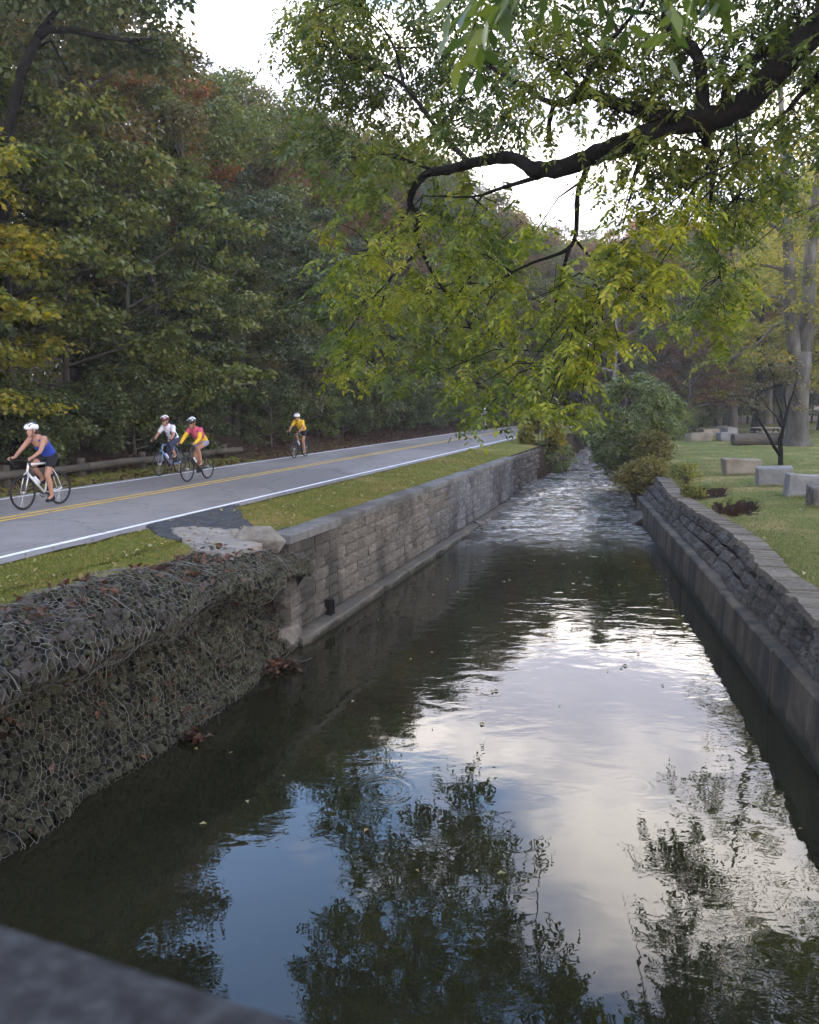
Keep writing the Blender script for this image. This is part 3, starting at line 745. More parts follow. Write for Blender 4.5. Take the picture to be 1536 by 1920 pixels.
# right rubble wall on a concrete footing
rr = tag(empty('rubble_retaining_wall', (xfront(9), 9, 0)), 'leaning dark rubble stone wall on a concrete footing beside the lawn', 'retaining wall')
ox, oy = xfront(9), 9.0
FT = 0.76
yl = list(np.arange(WR0, WR1 + .01, 0.3))
def cast(y0, y1, dx, dz):
    mb = MB(); ys = list(np.linspace(y0 + .008, y1 - .008, max(2, int((y1 - y0) / .25)) + 1))
    for i, Y in enumerate(ys):
        x = xfront(Y) - ox + dx + 0.014 * fbm(Y * 1.5, 1); y = Y - oy; zt = FT + dz + 0.014 * fbm(Y * 1.8, 6); ch_ = .025 + .02 * max(0, fbm(Y * 4, 12))
        mb.v += [(x - .03, y, -0.8), (x - 0.02, y, 0.05), (x, y, zt - ch_), (x + ch_, y, zt), (x + 0.45, y, zt + 0.008), (x + 0.45, y, -0.8)]
        if i:
            b = 6 * (i - 1)
            for k in range(6): mb.f.append((b + (k + 1) % 6, b + 6 + (k + 1) % 6, b + 6 + k, b + k))
    mb.f += [tuple(range(6)), tuple(6 * (len(ys) - 1) + k for k in reversed(range(6)))]
    mb.obj('concrete_footing', M['footing'], rr)
yy = WR0
while yy < WR1 - .1:
    y2 = min(WR1, yy + random.uniform(3.2, 4.4)); cast(yy, y2, random.uniform(-.012, .012), random.uniform(-.012, .012)); yy = y2
def foot(Y): return xfront(Y) + 0.20 + 0.05 * fbm(Y * 0.6, 2)
mb = MB()
for i, Y in enumerate(yl):
    y = Y - oy
    mb.v += [(foot(Y) - ox + 0.14, y, 0.5), (xcop(Y) - ox + 0.14, y, 1.33), (xcop(Y) - ox + 0.42, y, 1.33), (foot(Y) - ox + 0.42, y, 0.5)]
    if i:
        b = 4 * (i - 1)
        for k in range(4): mb.f.append((b + (k + 1) % 4, b + 4 + (k + 1) % 4, b + 4 + k, b + k))
mb.f += [(0, 1, 2, 3), tuple(4 * (len(yl) - 1) + k for k in reversed(range(4)))]
mb.obj('wall_core', M['dark_fill'], rr)
rubs = [block_mesh('stone', 200 + i, M['rubble'], 1, .2, 1, 4, 3, 0.04) for i in range(8)]
z = FT
for c in range(3):
    hc = (1.33 - FT) * (0.38, 0.34, 0.28)[c]
    Y = 2.6 + random.uniform(0, .2)
    while Y < WR1 - 0.05:
        w = min(random.choice((.22, .3, .38, .5, .65)) * random.uniform(.85, 1.15), WR1 - Y)
        ym = Y + w / 2; t = (z + hc / 2 - FT) / (1.33 - FT)
        loose = 1.0 if 12.5 < ym < 17.5 else 0.35
        if random.random() < 0.05 * loose: Y += w; continue
        x = foot(ym) * (1 - t) + xcop(ym) * t
        lean = math.atan2(xcop(ym) - foot(ym), 0.6)
        link('stone', random.choice(rubs), rr, (x - ox + random.uniform(-.04, .04) * loose, ym - oy, z + hc / 2 + random.uniform(-.01, .01)), (-lean, random.uniform(-.05, .05) * loose, -math.pi / 2 - math.atan(sl) + random.uniform(-.1, .1) * loose), (w - .012, 1, hc * random.uniform(.96, 1.06)))
        Y += w
    z += hc
caps = [block_mesh('coping_stone', 300 + i, M['cap_stone'], 1, 1, 1, 2, 2, 0.06) for i in range(4)]
def cap_mesh(seed):
    r = np.random.default_rng(seed); mb = MB()
    q = lambda a: a + r.uniform(-.04, .04)
    v = [(q(-.5), q(-.48), -.5), (q(.5), q(-.48), -.5), (q(.5), q(.48), -.5), (q(-.5), q(.48), -.5)]
    v += [(q(-.47), q(-.46), .5 + r.uniform(-.12, .06)), (q(.47), q(-.46), .5 + r.uniform(-.12, .06)), (q(.47), q(.46), .5 + r.uniform(-.12, .06)), (q(-.47), q(.46), .5 + r.uniform(-.12, .06))]
    mb.add(v, [(3, 2, 1, 0), (4, 5, 6, 7), (0, 1, 5, 4), (1, 2, 6, 5), (2, 3, 7, 6), (3, 0, 4, 7)])
    return mb.mesh('coping_stone', M['cap_stone'])
caps = [cap_mesh(320 + i) for i in range(8)]
Y = 2.5
while Y < WR1:
    w = random.choice([0.14, 0.17, 0.2, 0.24, 0.45 if random.random() < .5 else 0.2])
    ym = Y + w / 2; dx = (xcop(ym + .3) - xcop(ym - .3)) / .6
    link('coping_stone', random.choice(caps), rr, (xcop(ym) - ox + 0.19 + random.uniform(-.02, .02), ym - oy, 1.37 + random.uniform(-.012, .012)), (random.uniform(-.03, .03), random.uniform(-.03, .03), -math.atan(dx)), (0.44 + random.uniform(-.03, .05), w - 0.008, 0.10))
    Y += w

# ------------------------------------------------------------------ gabion
GU0, GU1 = 2.5, 12.28
prof = [(6.62, 1.80), (6.42, 1.88), (6.15, 1.89), (5.84, 1.82), (5.56, 1.68), (5.40, 1.50), (5.54, 1.34), (5.88, 1.20), (5.95, 1.00), (5.82, 0.76), (5.70, 0.54), (5.68, 0.36), (5.58, 0.18), (5.44, 0.02), (5.60, -0.30)]
PP = np.array([p for p in smoothpath(prof, 8)])
seg = np.r_[0, np.cumsum(np.hypot(*np.diff(PP, axis=0).T))]
GL = seg[-1]
def gsurf(u, a, off=0.0):
    v = np.interp(a, seg, PP[:, 0]); z = np.interp(a, seg, PP[:, 1])
    v1 = np.interp(min(a + .04, GL), seg, PP[:, 0]); z1 = np.interp(min(a + .04, GL), seg, PP[:, 1])
    v2 = np.interp(max(a - .04, 0), seg, PP[:, 0]); z2 = np.interp(max(a - .04, 0), seg, PP[:, 1])
    tv, tz = v1 - v2, z1 - z2; l = math.hypot(tv, tz) + 1e-9
    nv, nz = tz / l, -tv / l              # outward: toward the creek on the face, up on top
    if a < seg[-1] * 0.5 and nz < 0 and z > 1.5: nv, nz = -nv, -nz
    k = 0.11 * fbm(u * 0.9, a * 1.1, 5.0, 3) + 0.035 * fbm(u * 3.1, a * 3.1, 2.0, 2)
    if z > 1.3: k += 0.20 * fbm(u * 0.8, 3.0, 9.0, 2)
    ex = 0.0
    if u > 10.2 and z < 1.38: ex = 0.42 * min(1, (u - 10.2) / 1.0) * max(0.0, min(1.0, (1.38 - z) / .2)) * (1.0 if z > .5 else 0.55)
    zz = z - (0.10 * max(0.0, u - 11.2) + 0.12 * max(0.0, min(1.0, u - 9.6))) * (1 if z > 1.3 else 0)
    if u > 10.6 and v > 5.95 and z > 1.3: zz -= 0.17 * min(1.0, (u - 10.6) * 1.5) * min(1.0, (v - 5.95) * 4)
    return (u - GU0, v + nv * (k + off) + ex - 5.6, max(zz + nz * (k + off), -0.4))
# check the outward sign once: near the water the normal must point to the creek (-v)
gb = tag(empty('gabion_bank', Wp(GU0, 5.6, 0), RZ), 'sagging gabion basket of stones under hexagonal wire netting at the water edge', 'gabion')
nu, na = 90, 60
V = [gsurf(GU0 + (GU1 - GU0) * i / nu, GL * j / na, -0.10) for i in range(nu + 1) for j in range(na + 1)]
Fc = [(i * (na + 1) + j, i * (na + 1) + j + 1, (i + 1) * (na + 1) + j + 1, (i + 1) * (na + 1) + j) for i in range(nu) for j in range(na)]
V = [tuple(p) for p in V]
nV = len(V)
for i in (0, nu):                      # close the ends towards the bank
    V.append((V[i * (na + 1)][0], 1.2, -0.4)); c = len(V) - 1
    for j in range(na): Fc.append((i * (na + 1) + j, i * (na + 1) + j + 1, c, c))
me = bpy.data.meshes.new('stone_core'); me.from_pydata(V, [], [f if f[2] != f[3] else f[:3] for f in Fc]); me.materials.append(M['dark_fill']); me.update()
link('stone_core', me, gb)
gst = [hull_mesh('stone', 400 + i, M['gabion_stone'], 14, (1, 0.8, 0.7), 0.8) for i in range(7)]
gtop = [hull_mesh('stone', 420 + i, M['top_stone'], 14, (1, 0.8, 0.6), 0.8) for i in range(5)]
items = []
sp = 0.112
for i in range(int((GU1 - GU0) / sp)):
    for j in range(int(GL / (sp * 0.85))):
        u = GU0 + (i + random.uniform(.1, .9) ) * sp; a = min(GL, (j + random.uniform(.1, .9)) * sp * 0.85)
        r = random.uniform(0.05, 0.092) * (1.2 if random.random() < .15 else 1)
        p = gsurf(u, a, -0.055); top = np.interp(a, seg, PP[:, 1]) > 1.4
        w = Wp(p[0] + GU0, p[1] + 5.6, p[2])
        pxx = (w.x / max(w.y, .1)) * F + CX
        vis = r / max(w.y, 1) if -60 < pxx and p[2] > -0.08 else 0
        items.append((vis, p, r, top))
items.sort(key=lambda t: -t[0])
sm = MB()
for k, (vis, p, r, top) in enumerate(items):
    me = random.choice(gtop if top else gst)
    rot = (random.uniform(0, 6.28), random.uniform(0, 6.28), random.uniform(0, 6.28))
    if k < 300: link('stone', me, gb, p, rot, (r, r, r))
    elif vis > 0 or p[2] > -0.15:
        mt = Matrix.Translation(p) @ __import__('mathutils').Euler(rot).to_matrix().to_4x4() @ Matrix.Scale(r, 4)
        sm.add([mt @ v.co for v in me.vertices], [tuple(f.vertices) for f in me.polygons])
tag(sm.obj('small_stones', M['gabion_stone'], gb), kind='stuff')
# hexagonal netting
hx = 0.094; E = []
jit = {}
def hv(i, j):
    if (i, j) not in jit:
        u = GU0 + i * hx * 0.5; row = j // 2
        a = row * hx * 0.90 + (0.0 if j % 2 == 0 else hx * 0.30)
        jit[(i, j)] = (u + random.uniform(-.012, .012), a + random.uniform(-.012, .012))
    return jit[(i, j)]
mb = MB(); mbf = MB()
nI = int((GU1 - GU0) / (hx * 0.5)); nJ = int(GL / (hx * 0.9))
def wire(p, q):
    (u0, a0), (u1, a1) = p, q
    if not (0 <= a0 <= GL and 0 <= a1 <= GL) or max(u0, u1) > GU1 + .05: return
    if random.random() < 0.012: return
    def s(u, a):
        uu = u + 0.03 * fbm(u * 1.7, a * 1.7, 11.0, 3); aa = min(GL, max(0, a + 0.035 * fbm(u * 1.5, a * 1.5, 21.0, 3)))
        return gsurf(uu, aa, 0.028 + 0.045 * fbm(u * 2.2, a * 2.2, 1.0, 2))
    top_ = a0 < 1.45
    (mb if top_ else mbf).tube([s(u0, a0), s(u1, a1)], 0.0029 if top_ else 0.0024, 3, False)
for row in range(nJ):
    for i in range(nI):
        # zig-zag along u at height row; verticals join to the next row
        up = (i + row) % 2
        a = lambda ii: (GU0 + ii * hx * 0.5, row * hx * 0.9 + (0.0 if (ii + row) % 2 else hx * 0.30))
        key = lambda ii: jit.setdefault((ii, row), (a(ii)[0] + random.uniform(-.018, .018), a(ii)[1] + random.uniform(-.018, .018)))
        wire(key(i), key(i + 1))
        if (i + row) % 2 == 0:
            nrow = row + 1
            b = (GU0 + i * hx * 0.5, nrow * hx * 0.9 + (0.0 if (i + nrow) % 2 else hx * 0.30))
            kb = jit.setdefault((i, nrow), (b[0] + random.uniform(-.012, .012), b[1] + random.uniform(-.012, .012)))
            wire(key(i), kb)
for u in (5.6, 7.55, 9.5, 11.3):       # basket seams
    mbf.tube([gsurf(u + .03 * math.sin(k * .9), GL * k / 40, 0.04) for k in range(41)], 0.004, 4, False)
mb.obj('wire_netting', M['wire'], gb)
mbf.obj('wire_netting', M['rusty_wire'], gb)

# ------------------------------------------------------------------ bridge under the viewer
e0, e1 = onz(0, 1706, 3.55), onz(680, 1922, 3.55)
bd = (e1 - e0); bd.z = 0; bd.normalize(); bang = math.atan2(bd.y, bd.x)
br = tag(empty('stone_bridge', (e1.x, e1.y, 0), bang), 'dark grey bridge parapet with a smooth stone cap over the creek', 'bridge')
mb = MB(); n = 16
prf = [(-0.44, 3.40), (-0.44, 3.53), (-0.42, 3.55), (-0.03, 3.55), (-0.008, 3.542), (0.0, 3.52), (0.0, 3.40)]
for i, x in enumerate((-11.0, -6, -3, 0, 3, 8.0)):
    for (y, z) in prf: mb.v.append((x, y, z))
    if i:
        k = len(prf); b = k * (i - 1)
        for q in range(k): mb.f.append((b + q, b + (q + 1) % k, b + k + (q + 1) % k, b + k + q))
mb.f += [tuple(range(len(prf))), tuple(len(mb.v) - 1 - k for k in range(len(prf)))]
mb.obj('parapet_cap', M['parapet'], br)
mb = MB(); mb.box(-10.9, 7.9, -0.38, -0.06, 2.38, 3.398); mb.obj('parapet_wall', M['block'], br)
mb = MB(); mb.box(-10.9, 7.9, -5.2, -0.06, 2.0, 2.376); mb.obj('deck', M['concrete'], br)
for x in (-10.5, 6.0):
    mb = MB(); mb.box(x, x + 1.8, -5.0, -0.2, -1.5, 1.998); mb.obj('abutment', M['block'], br)

# ------------------------------------------------------------------ log guardrail
gr = tag(empty('log_guardrail', Wp(14, 14.6, 1.94), RZ), 'weathered round log guardrail on short posts along the wooded road edge', 'guardrail')
gpost = []
for x in (-5.0, -1.6, 1.7, 4.4, 7.2, 9.9, 12.2):
    mb = MB(); mb.tube([(0, 0, -0.3), (0, 0, 0.3), (0.01, 0, 0.60)], [0.12, 0.115, 0.105], 9)
    o = mb.obj('post', M['log'], gr); o.location = (x, 0.20 + 0.05 * max(0, x) * .35, 0)
for (x0, x1) in ((-8, -1.6), (-1.58, 4.4), (4.42, 9.0), (9.02, 13.1)):
    mb = MB(); pts = []
    for k in range(7):
        x = x0 + (x1 - x0) * k / 6
        pts.append((x, 0.0 + 0.05 * max(0, x) * .35, 0.37 + 0.012 * math.sin(x * 1.3)))
    mb.tube(pts, [0.098, 0.102, 0.10, 0.097, 0.099, 0.096, 0.094], 12)
    mb.obj('log_rail', M['log'], gr)

# ------------------------------------------------------------------ quarried blocks, log and tables on the lawn
def quarry(seed, mat, w, d, h):
    bm = bmesh.new(); bmesh.ops.create_cube(bm, size=1.0)
    bmesh.ops.subdivide_edges(bm, edges=list(bm.edges), cuts=3, use_grid_fill=True)
    r = random.Random(seed); off = r.uniform(0, 50)
    sk = [r.uniform(-.10, .10) for _ in range(6)]
    for v in bm.verts:
        x, y, z = v.co
        k = 1 + sk[0] * y + sk[1] * z
        v.co = Vector((x * w * k + sk[2] * z * h, y * d * (1 + sk[3] * x), (z + 0.5) * h * (1 + sk[4] * x + sk[5] * y)))
        nn = mnoise.noise_vector(Vector((v.co.x * 2.2 + off, v.co.y * 2.2, v.co.z * 2.2)))
        v.co += nn * 0.045
    e = [ed for ed in bm.edges if len(ed.link_faces) == 2 and ed.calc_face_angle() > 0.9]
    bmesh.ops.bevel(bm, geom=e, offset=0.03, segments=1, affect='EDGES')
    me = bpy.data.meshes.new('stone_block'); bm.to_mesh(me); bm.free(); me.materials.append(mat); return me
def lawn_block(seed, x0, x1, top, bot, mat, rz, dep, label):
    c = onlawn((x0 + x1) / 2, bot); Y = c.y + dep * 0.4
    w = (x1 - x0) / F * c.y; h = (bot - top) / F * c.y * 0.96
    w2 = w / (abs(math.cos(rz)) + 0.25 * abs(math.sin(rz)) * dep)
    o = link('stone_block', quarry(seed, mat, w2, dep, h + .06), None, (c.x * Y / c.y, Y, LZ(c.x, Y) - 0.06), (0, 0, rz))
    return tag(o, label, 'stone block', 'stone blocks on the lawn')
lawn_block(1, 1357, 1424, 860, 891, M['tan_stone'], -0.18, 0.8, 'tan stained stone block at the far end of the row on the lawn')
lawn_block(2, 1419, 1484, 875, 912, M['limestone'], -0.35, 0.8, 'pale grey stone block next to the tan stained block')
lawn_block(3, 1474, 1546, 890, 932, M['limestone'], -0.3, 0.95, 'large square-cut grey stone block in the lawn row')
lawn_block(4, 1517, 1566, 911, 952, M['rubble'], -0.2, 0.7, 'dark streaked stone block at the near end of the lawn row')
lawn_block(5, 1288, 1332, 811, 828, M['tan_stone'], 0.1, 0.9, 'tan stone block on the grass before the dark bush')
lawn_block(6, 1309, 1346, 804, 818, M['tan_stone'], 0.25, 0.9, 'brownish stone block half hidden behind another tan block')
lawn_block(7, 1347, 1379, 811, 828, M['limestone'], 0.0, 1.0, 'small pale cube-like stone block with another behind it')
lawn_block(8, 1349, 1378, 800, 815, M['limestone'], 0.4, 1.2, 'sloping pale stone block behind the small cube-like one')
c = onlawn(1430, 834)
mb = MB(); mb.tube([(-1.65, 0, .33), (-.6, 0.03, .34), (.6, -.02, .33), (1.65, 0.02, .34)], [.34, .36, .35, .33], 12)
o = mb.obj('felled_log', M['log']); o.location = (c.x, c.y + .3, LZ(c.x, c.y) - .03); tag(o, 'thick felled log lying on the grass before the picnic table', 'log')
def table(px, py, label, w=1.9):
    c = onlawn(px, py); t = tag(empty('picnic_table', (c.x, c.y, LZ(c.x, c.y)), 0.05), label, 'picnic table', 'park picnic tables')
    for k in range(3):
        mb = MB(); mb.box(-w / 2, w / 2, -.38 + k * .26, -.38 + k * .26 + .245, .72, .77); mb.obj('table_plank', M['slab'], t)
    for s in (-1, 1):
        mb = MB(); mb.box(-w / 2, w / 2, s * .75 - .13, s * .75 + .13, .43, .47); mb.obj('bench', M['slab'], t)
        mb = MB(); mb.tube([(s * w * .33, -.75, -.05), (s * w * .33, -.2, .72)], .05, 6); mb.tube([(s * w * .33, .75, -.05), (s * w * .33, .2, .72)], .05, 6)
        mb.tube([(s * w * .33, -.8, .40), (s * w * .33, .8, .40)], .04, 6); mb.obj('leg_frame', M['dark_bark'], t)
table(1437, 822, 'grey picnic table standing behind the felled log', 2.0)

# rocks in the creek
rks = [hull_mesh('creek_rock', 500 + i, M['river_rock'], 18, (1, 0.85, 0.45), 0.8) for i in range(7)]
def rock(px, py, r, z=None, label='brown rock in the rocky bar at the creek bend', group='rocks in the creek bend'):
    zz = 0.4 if z is None else z
    p = onz(px, py, zz); 
    o = link('creek_rock', random.choice(rks), None, (p.x, p.y, water_z(p.y) + r * 0.12), (random.uniform(-.2, .2), random.uniform(-.2, .2), random.uniform(0, 6.28)), (r, r * random.uniform(.8, 1.2), r * random.uniform(.8, 1.3)))
    return tag(o, label, 'rock', group)
for k in range(90):
    t = random.random(); py = 838 + 50 * t
    px = 1085 + random.uniform(-45, 45) * (0.6 + 0.5 * t) - 14 * t
    rock(px, py, random.uniform(0.14, 0.36), 0.5 - 0.25 * t)
for (px, py, r) in ((897, 985, .22), (914, 980, .2), (905, 990, .14), (948, 990, .16), (1112, 902, .2), (1138, 908, .25), (1120, 912, .15), (930, 968, .16)):
    rock(px, py, r, 0.06, 'wet flat rock breaking the water surface in the riffle', 'flat rocks in the riffle')
p = onz(1205, 968, 0.3)
o = link('wall_end_rock', hull_mesh('wall_end_rock', 77, M['rubble'], 18, (0.45, 0.5, 0.4), .7), None, (p.x, p.y, 0.12)); tag(o, 'dark square rock in the water at the far end of the rubble wall', 'rock')
#@@PART3
# ------------------------------------------------------------------ foliage
def norm(a): return a / (np.linalg.norm(a, axis=1, keepdims=True) + 1e-9)
def leaf_arrays(pos, nrm, axis, L, Wd, fold=0.12):
    side = norm(np.cross(nrm, axis))
    L = L[:, None]; Wd = Wd[:, None]
    base = pos - axis * L * .5; tip = pos + axis * L * .5
    mid = pos - axis * L * .06 + nrm * Wd * fold
    V = np.stack([base, mid + side * Wd * .5, tip, mid - side * Wd * .5], 1).reshape(-1, 3)
    n = len(pos); b = (np.arange(n) * 4)[:, None]
    Fc = np.concatenate([b + [0, 2, 1], b + [0, 3, 2]], 1).reshape(-1, 3)
    return V, Fc
def clump_leaves(g, centers, radii, per, ls, flatten=0.5, updir=0.9):
    """leaves spread through flattened clumps"""
    n = len(centers) * per
    c = np.repeat(np.asarray(centers, float), per, 0); rr = np.repeat(np.asarray(radii, float), per)
    d = norm(g.normal(size=(n, 3))); rad = g.uniform(0.25, 1.05, n) ** 0.6
    off = d * (rad * rr)[:, None]; off[:, 2] *= flatten
    off[:, 2] -= 0.25 * (off[:, 0] ** 2 + off[:, 1] ** 2) / np.maximum(rr, .1)     # drooping rims
    pos = c + off
    nr = g.normal(size=(n, 3)) * 0.55 + np.array([0, 0, updir]) + d * 0.45
    nr = norm(nr)
    ax = d + g.normal(size=(n, 3)) * 0.7; ax[:, 2] -= 0.5
    ax = norm(ax - nr * np.sum(ax * nr, 1, keepdims=True))
    L = ls * g.uniform(0.65, 1.3, n)
    return pos, nr, ax, L, L * g.uniform(0.5, 0.75, n)
def tree_proto(seed, h, cr, base, tr, per, ls, nlimb=12, lean=0.0, flatten=0.5, clump=(0.6, 1.1), nsub=5, top=1.0, lo=0.55, bark='bark'):
    """returns (trunk mesh, crown mesh); crown from height base to h with radius cr"""
    r = random.Random(seed); g = np.random.default_rng(seed)
    mb = MB(); stem = []
    ns = 9
    wob = [r.uniform(-1, 1) for _ in range(4)]
    for i in range(ns + 1):
        t = i / ns
        stem.append(Vector((lean * h * t * t + 0.02 * h * math.sin(t * 5 + wob[0]) * wob[1] * t, 0.02 * h * math.sin(t * 4 + wob[2]) * wob[3] * t, h * 0.93 * t)))
    rad = [tr * (1.35 if i == 0 else 1.0) * (1 - 0.92 * (i / ns)) + 0.012 for i in range(ns + 1)]
    mb.tube([stem[0] - Vector((0, 0, .4))] + stem, [rad[0] * 1.15] + rad, 8)
    def stem_at(z):
        t = max(0, min(1, z / (h * 0.93))) * ns; i = min(ns - 1, int(t)); f = t - i
        return stem[i].lerp(stem[i + 1], f), rad[i] * (1 - f) + rad[i + 1] * f
    C, RR = [], []
    for k in range(nlimb):
        q = (k + r.uniform(0, .8)) / nlimb
        z = base + (h * 0.9 - base) * q
        p, pr = stem_at(z * 0.93 if z > base else z)
        an = k * 2.4 + r.uniform(-.5, .5)
        prof = (lo + (1 - lo) * math.sin(math.pi * min(1, q * 1.25 + .12))) if q < .7 else max(.18, 1.0 - (q - .7) * 2.4 * top)
        ln = cr * prof * r.uniform(.75, 1.15)
        rise = ln * (0.10 + 0.75 * q) * r.uniform(.6, 1.2)
        pts = []
        for s in range(5):
            t = s / 4
            pts.append(p + Vector((math.cos(an + .25 * t * wob[0]) * ln * t, math.sin(an + .25 * t * wob[0]) * ln * t, rise * t ** 0.8 + r.uniform(-.1, .1) * t * ln * .25)))
        r0 = min(pr * .6, 0.02 + ln * 0.022)
        mb.tube(pts, [r0 * (1 - .85 * s / 4) + .006 for s in range(5)], 5, False)
        for s in range(nsub):
            t = 0.35 + 0.65 * (s + r.random()) / nsub
            i = min(3, int(t * 4)); b = pts[i].lerp(pts[i + 1], t * 4 - i)
            a2 = an + r.choice((-1, 1)) * r.uniform(.3, 1.3); l2 = ln * r.uniform(.15, .42)
            e = b + Vector((math.cos(a2) * l2, math.sin(a2) * l2, l2 * r.uniform(-.25, .6)))
            mb.tube([b, b.lerp(e, .5) + Vector((0, 0, .06 * l2)), e], [r0 * .3 + .006, r0 * .2 + .005, .004], 4, False)
            C.append(e); RR.append(r.uniform(*clump))
            if r.random() < .5: C.append(b.lerp(e, .4) + Vector((0, 0, .15))); RR.append(r.uniform(*clump) * .8)
        C.append(pts[-1]); RR.append(r.uniform(*clump))
    C.append(stem[-1]); RR.append(clump[1] * .8); C.append(stem[-1] + Vector((0, 0, .5))); RR.append(clump[0])
    a = clump_leaves(g, [tuple(c) for c in C], RR, per, ls, flatten)
    V, Fc = leaf_arrays(*a)
    crown = np_mesh('crown', V, Fc, LF['mid'])
    return mb.mesh('trunk', M[bark], True), crown
PROTO = {
    'tall1': tree_proto(11, 19, 4.6, 5.5, .30, 150, .20, 16, .03, .55, (.7, 1.35), 5),
    'tall2': tree_proto(12, 21, 5.2, 7.0, .34, 150, .20, 16, -.02, .5, (.8, 1.5), 5),
    'tall3': tree_proto(13, 17, 4.2, 4.0, .26, 150, .195, 15, .02, .6, (.7, 1.3), 5),
    'under1': tree_proto(21, 8.0, 3.2, 1.4, .11, 80, .17, 14, .06, .32, (.45, .9), 6, lo=.8),
    'under2': tree_proto(22, 10.0, 3.6, 2.2, .14, 80, .18, 15, -.04, .35, (.5, 1.0), 6, lo=.8),
    'under3': tree_proto(23, 6.0, 2.7, .8, .09, 80, .16, 13, .03, .35, (.4, .85), 6, lo=.85),
    'shrub1': tree_proto(31, 2.6, 1.5, .15, .04, 70, .12, 14, 0, .6, (.28, .5), 5, lo=.9),
    'shrub2': tree_proto(32, 1.7, 1.2, .1, .03, 60, .11, 12, 0, .6, (.25, .42), 5, lo=.9),
    'broad1': tree_proto(41, 16, 6.2, 3.6, .36, 150, .21, 17, .02, .5, (.8, 1.5), 6),
    'broad2': tree_proto(42, 13, 5.2, 2.4, .28, 150, .2, 16, -.02, .5, (.7, 1.4), 6),
}
def place(kind, leaf, x, y, z, s=1.0, rz=None, name='forest_tree', label=None, cat='tree', group=None, sz=None, lx=0, ly=0, bark=None, parts=('trunk', 'crown')):
    e = empty(name, (x, y, z), random.uniform(0, 6.28) if rz is None else rz)
    e.scale = (s, s, s * (sz or 1)); e.rotation_euler[0] = lx; e.rotation_euler[1] = ly
    tm, cm = PROTO[kind]
    t = link(parts[0], tm, e); c = link(parts[1], cm, e)
    c.material_slots[0].link = 'OBJECT'; c.material_slots[0].material = LF[leaf]
    if bark: t.material_slots[0].link = 'OBJECT'; t.material_slots[0].material = M[bark]
    return tag(e, label, cat, group)
LBL = {'dark': 'dark green broadleaf tree in the wooded hillside across the road', 'mid': 'green leafy tree in the wooded hillside across the road',
       'blue': 'dusky blue-green tree in the wooded hillside across the road', 'olive': 'olive tree turning brown in the wooded hillside across the road',
       'rust': 'rust brown autumn tree in the wooded hillside across the road', 'orange': 'bright orange autumn tree high on the wooded hillside',
       'yellow': 'yellow-green maple at the wooded road edge behind the guardrail'}
GRP = 'trees on the wooded hillside'
HGT = {'tall1': 19.3, 'tall2': 21.3, 'tall3': 17.3, 'under1': 8.3, 'under2': 10.3, 'under3': 6.3, 'shrub1': 2.8, 'shrub2': 1.9, 'broad1': 16.3, 'broad2': 13.3}
def skyline(x, Y, z, kind, s):
    """keep a crown under the tree line that the open valley shows"""
    lim = 99.0
    for dx in (-1.5, 1.5, 3.2):
        px = (x + dx * s) / Y * F + CX
        ys = interp(px, [300, 345, 400, 500, 560, 640, 720, 900, 1060, 1200, 1300, 1450, 1536], [-400, -60, 90, 135, 140, 190, 230, 300, 420, 430, 400, 280, 200])
        lim = min(lim, CAMZ + (HY - ys) / F * Y - z)
    return max(0.35, min(s, lim / HGT[kind]))
def hill(u, v, kind, leaf, s=1.0, sz=None, label=None, grp=None, **k):
    p = Wp(u, v, 0); Y = p.y
    x = xv(Y, v); z = bank_z(v, x, Y); s = skyline(x, Y, z, kind, s)
    return place(kind, leaf, x, Y, z, s, label=label or LBL[leaf], group=(grp or GRP + ', ' + leaf), sz=sz, **k)
rf = random.Random(5)
ADJ = {'dark': 'dark green', 'mid': 'fresh green', 'blue': 'dusky blue-green', 'olive': 'olive brown', 'rust': 'rust brown'}
def zone(u):
    return ('behind the log guardrail' if u < 27 else 'behind the rider in the yellow jersey' if u < 36 else 'along the road opposite the block wall' if u < 52 else 'towards the bend of the road')
# understory along the road edge
for u in np.arange(8, 78, 2.6):
    v = 17.4 + rf.uniform(-.8, 1.0) + (0.6 if 14 < u < 27 else 0)
    kd = rf.choice(['under1', 'under2', 'under3']); lf = rf.choice(['dark', 'mid', 'dark', 'blue', 'mid', 'olive'])
    sz_ = {'under1': 'spreading', 'under2': 'taller', 'under3': 'low bushy'}[kd]
    hill(u + rf.uniform(-.8, .8), v, kd, lf, rf.uniform(.8, 1.15), name='understory_tree',
         label=sz_ + ' ' + ADJ[lf] + ' understory tree by the road ' + zone(u), grp='understory trees, ' + sz_ + ' ' + lf + ' ' + zone(u))
for u in np.arange(4, 40, 3.1):
    kd = rf.choice(['under1', 'under3']); lf = rf.choice(['dark', 'mid', 'olive'])
    hill(u, 20.2 + rf.uniform(-.6, .6), kd, lf, rf.uniform(.9, 1.2), name='understory_tree', label='shaded ' + ADJ[lf] + ' understory tree in second row ' + zone(u), grp='second row understory, ' + lf + ' ' + zone(u))
for u in np.arange(9, 80, 1.7):
    if 27 < u < 31: continue
    kd = rf.choice(['shrub1', 'shrub2']); lf = rf.choice(['dark', 'dark', 'mid']); sz_ = 'low' if kd == 'shrub2' else 'waist-high'
    hill(u + rf.uniform(-.5, .5), 15.7 + rf.uniform(-.3, .9), kd, lf, rf.uniform(.7, 1.25), name='shrub',
         label=sz_ + ' ' + ADJ[lf] + ' shrub on the bank ' + zone(u), grp='shrubs, ' + sz_ + ' ' + lf + ' ' + zone(u), cat='shrub', parts=('stems', 'foliage'))
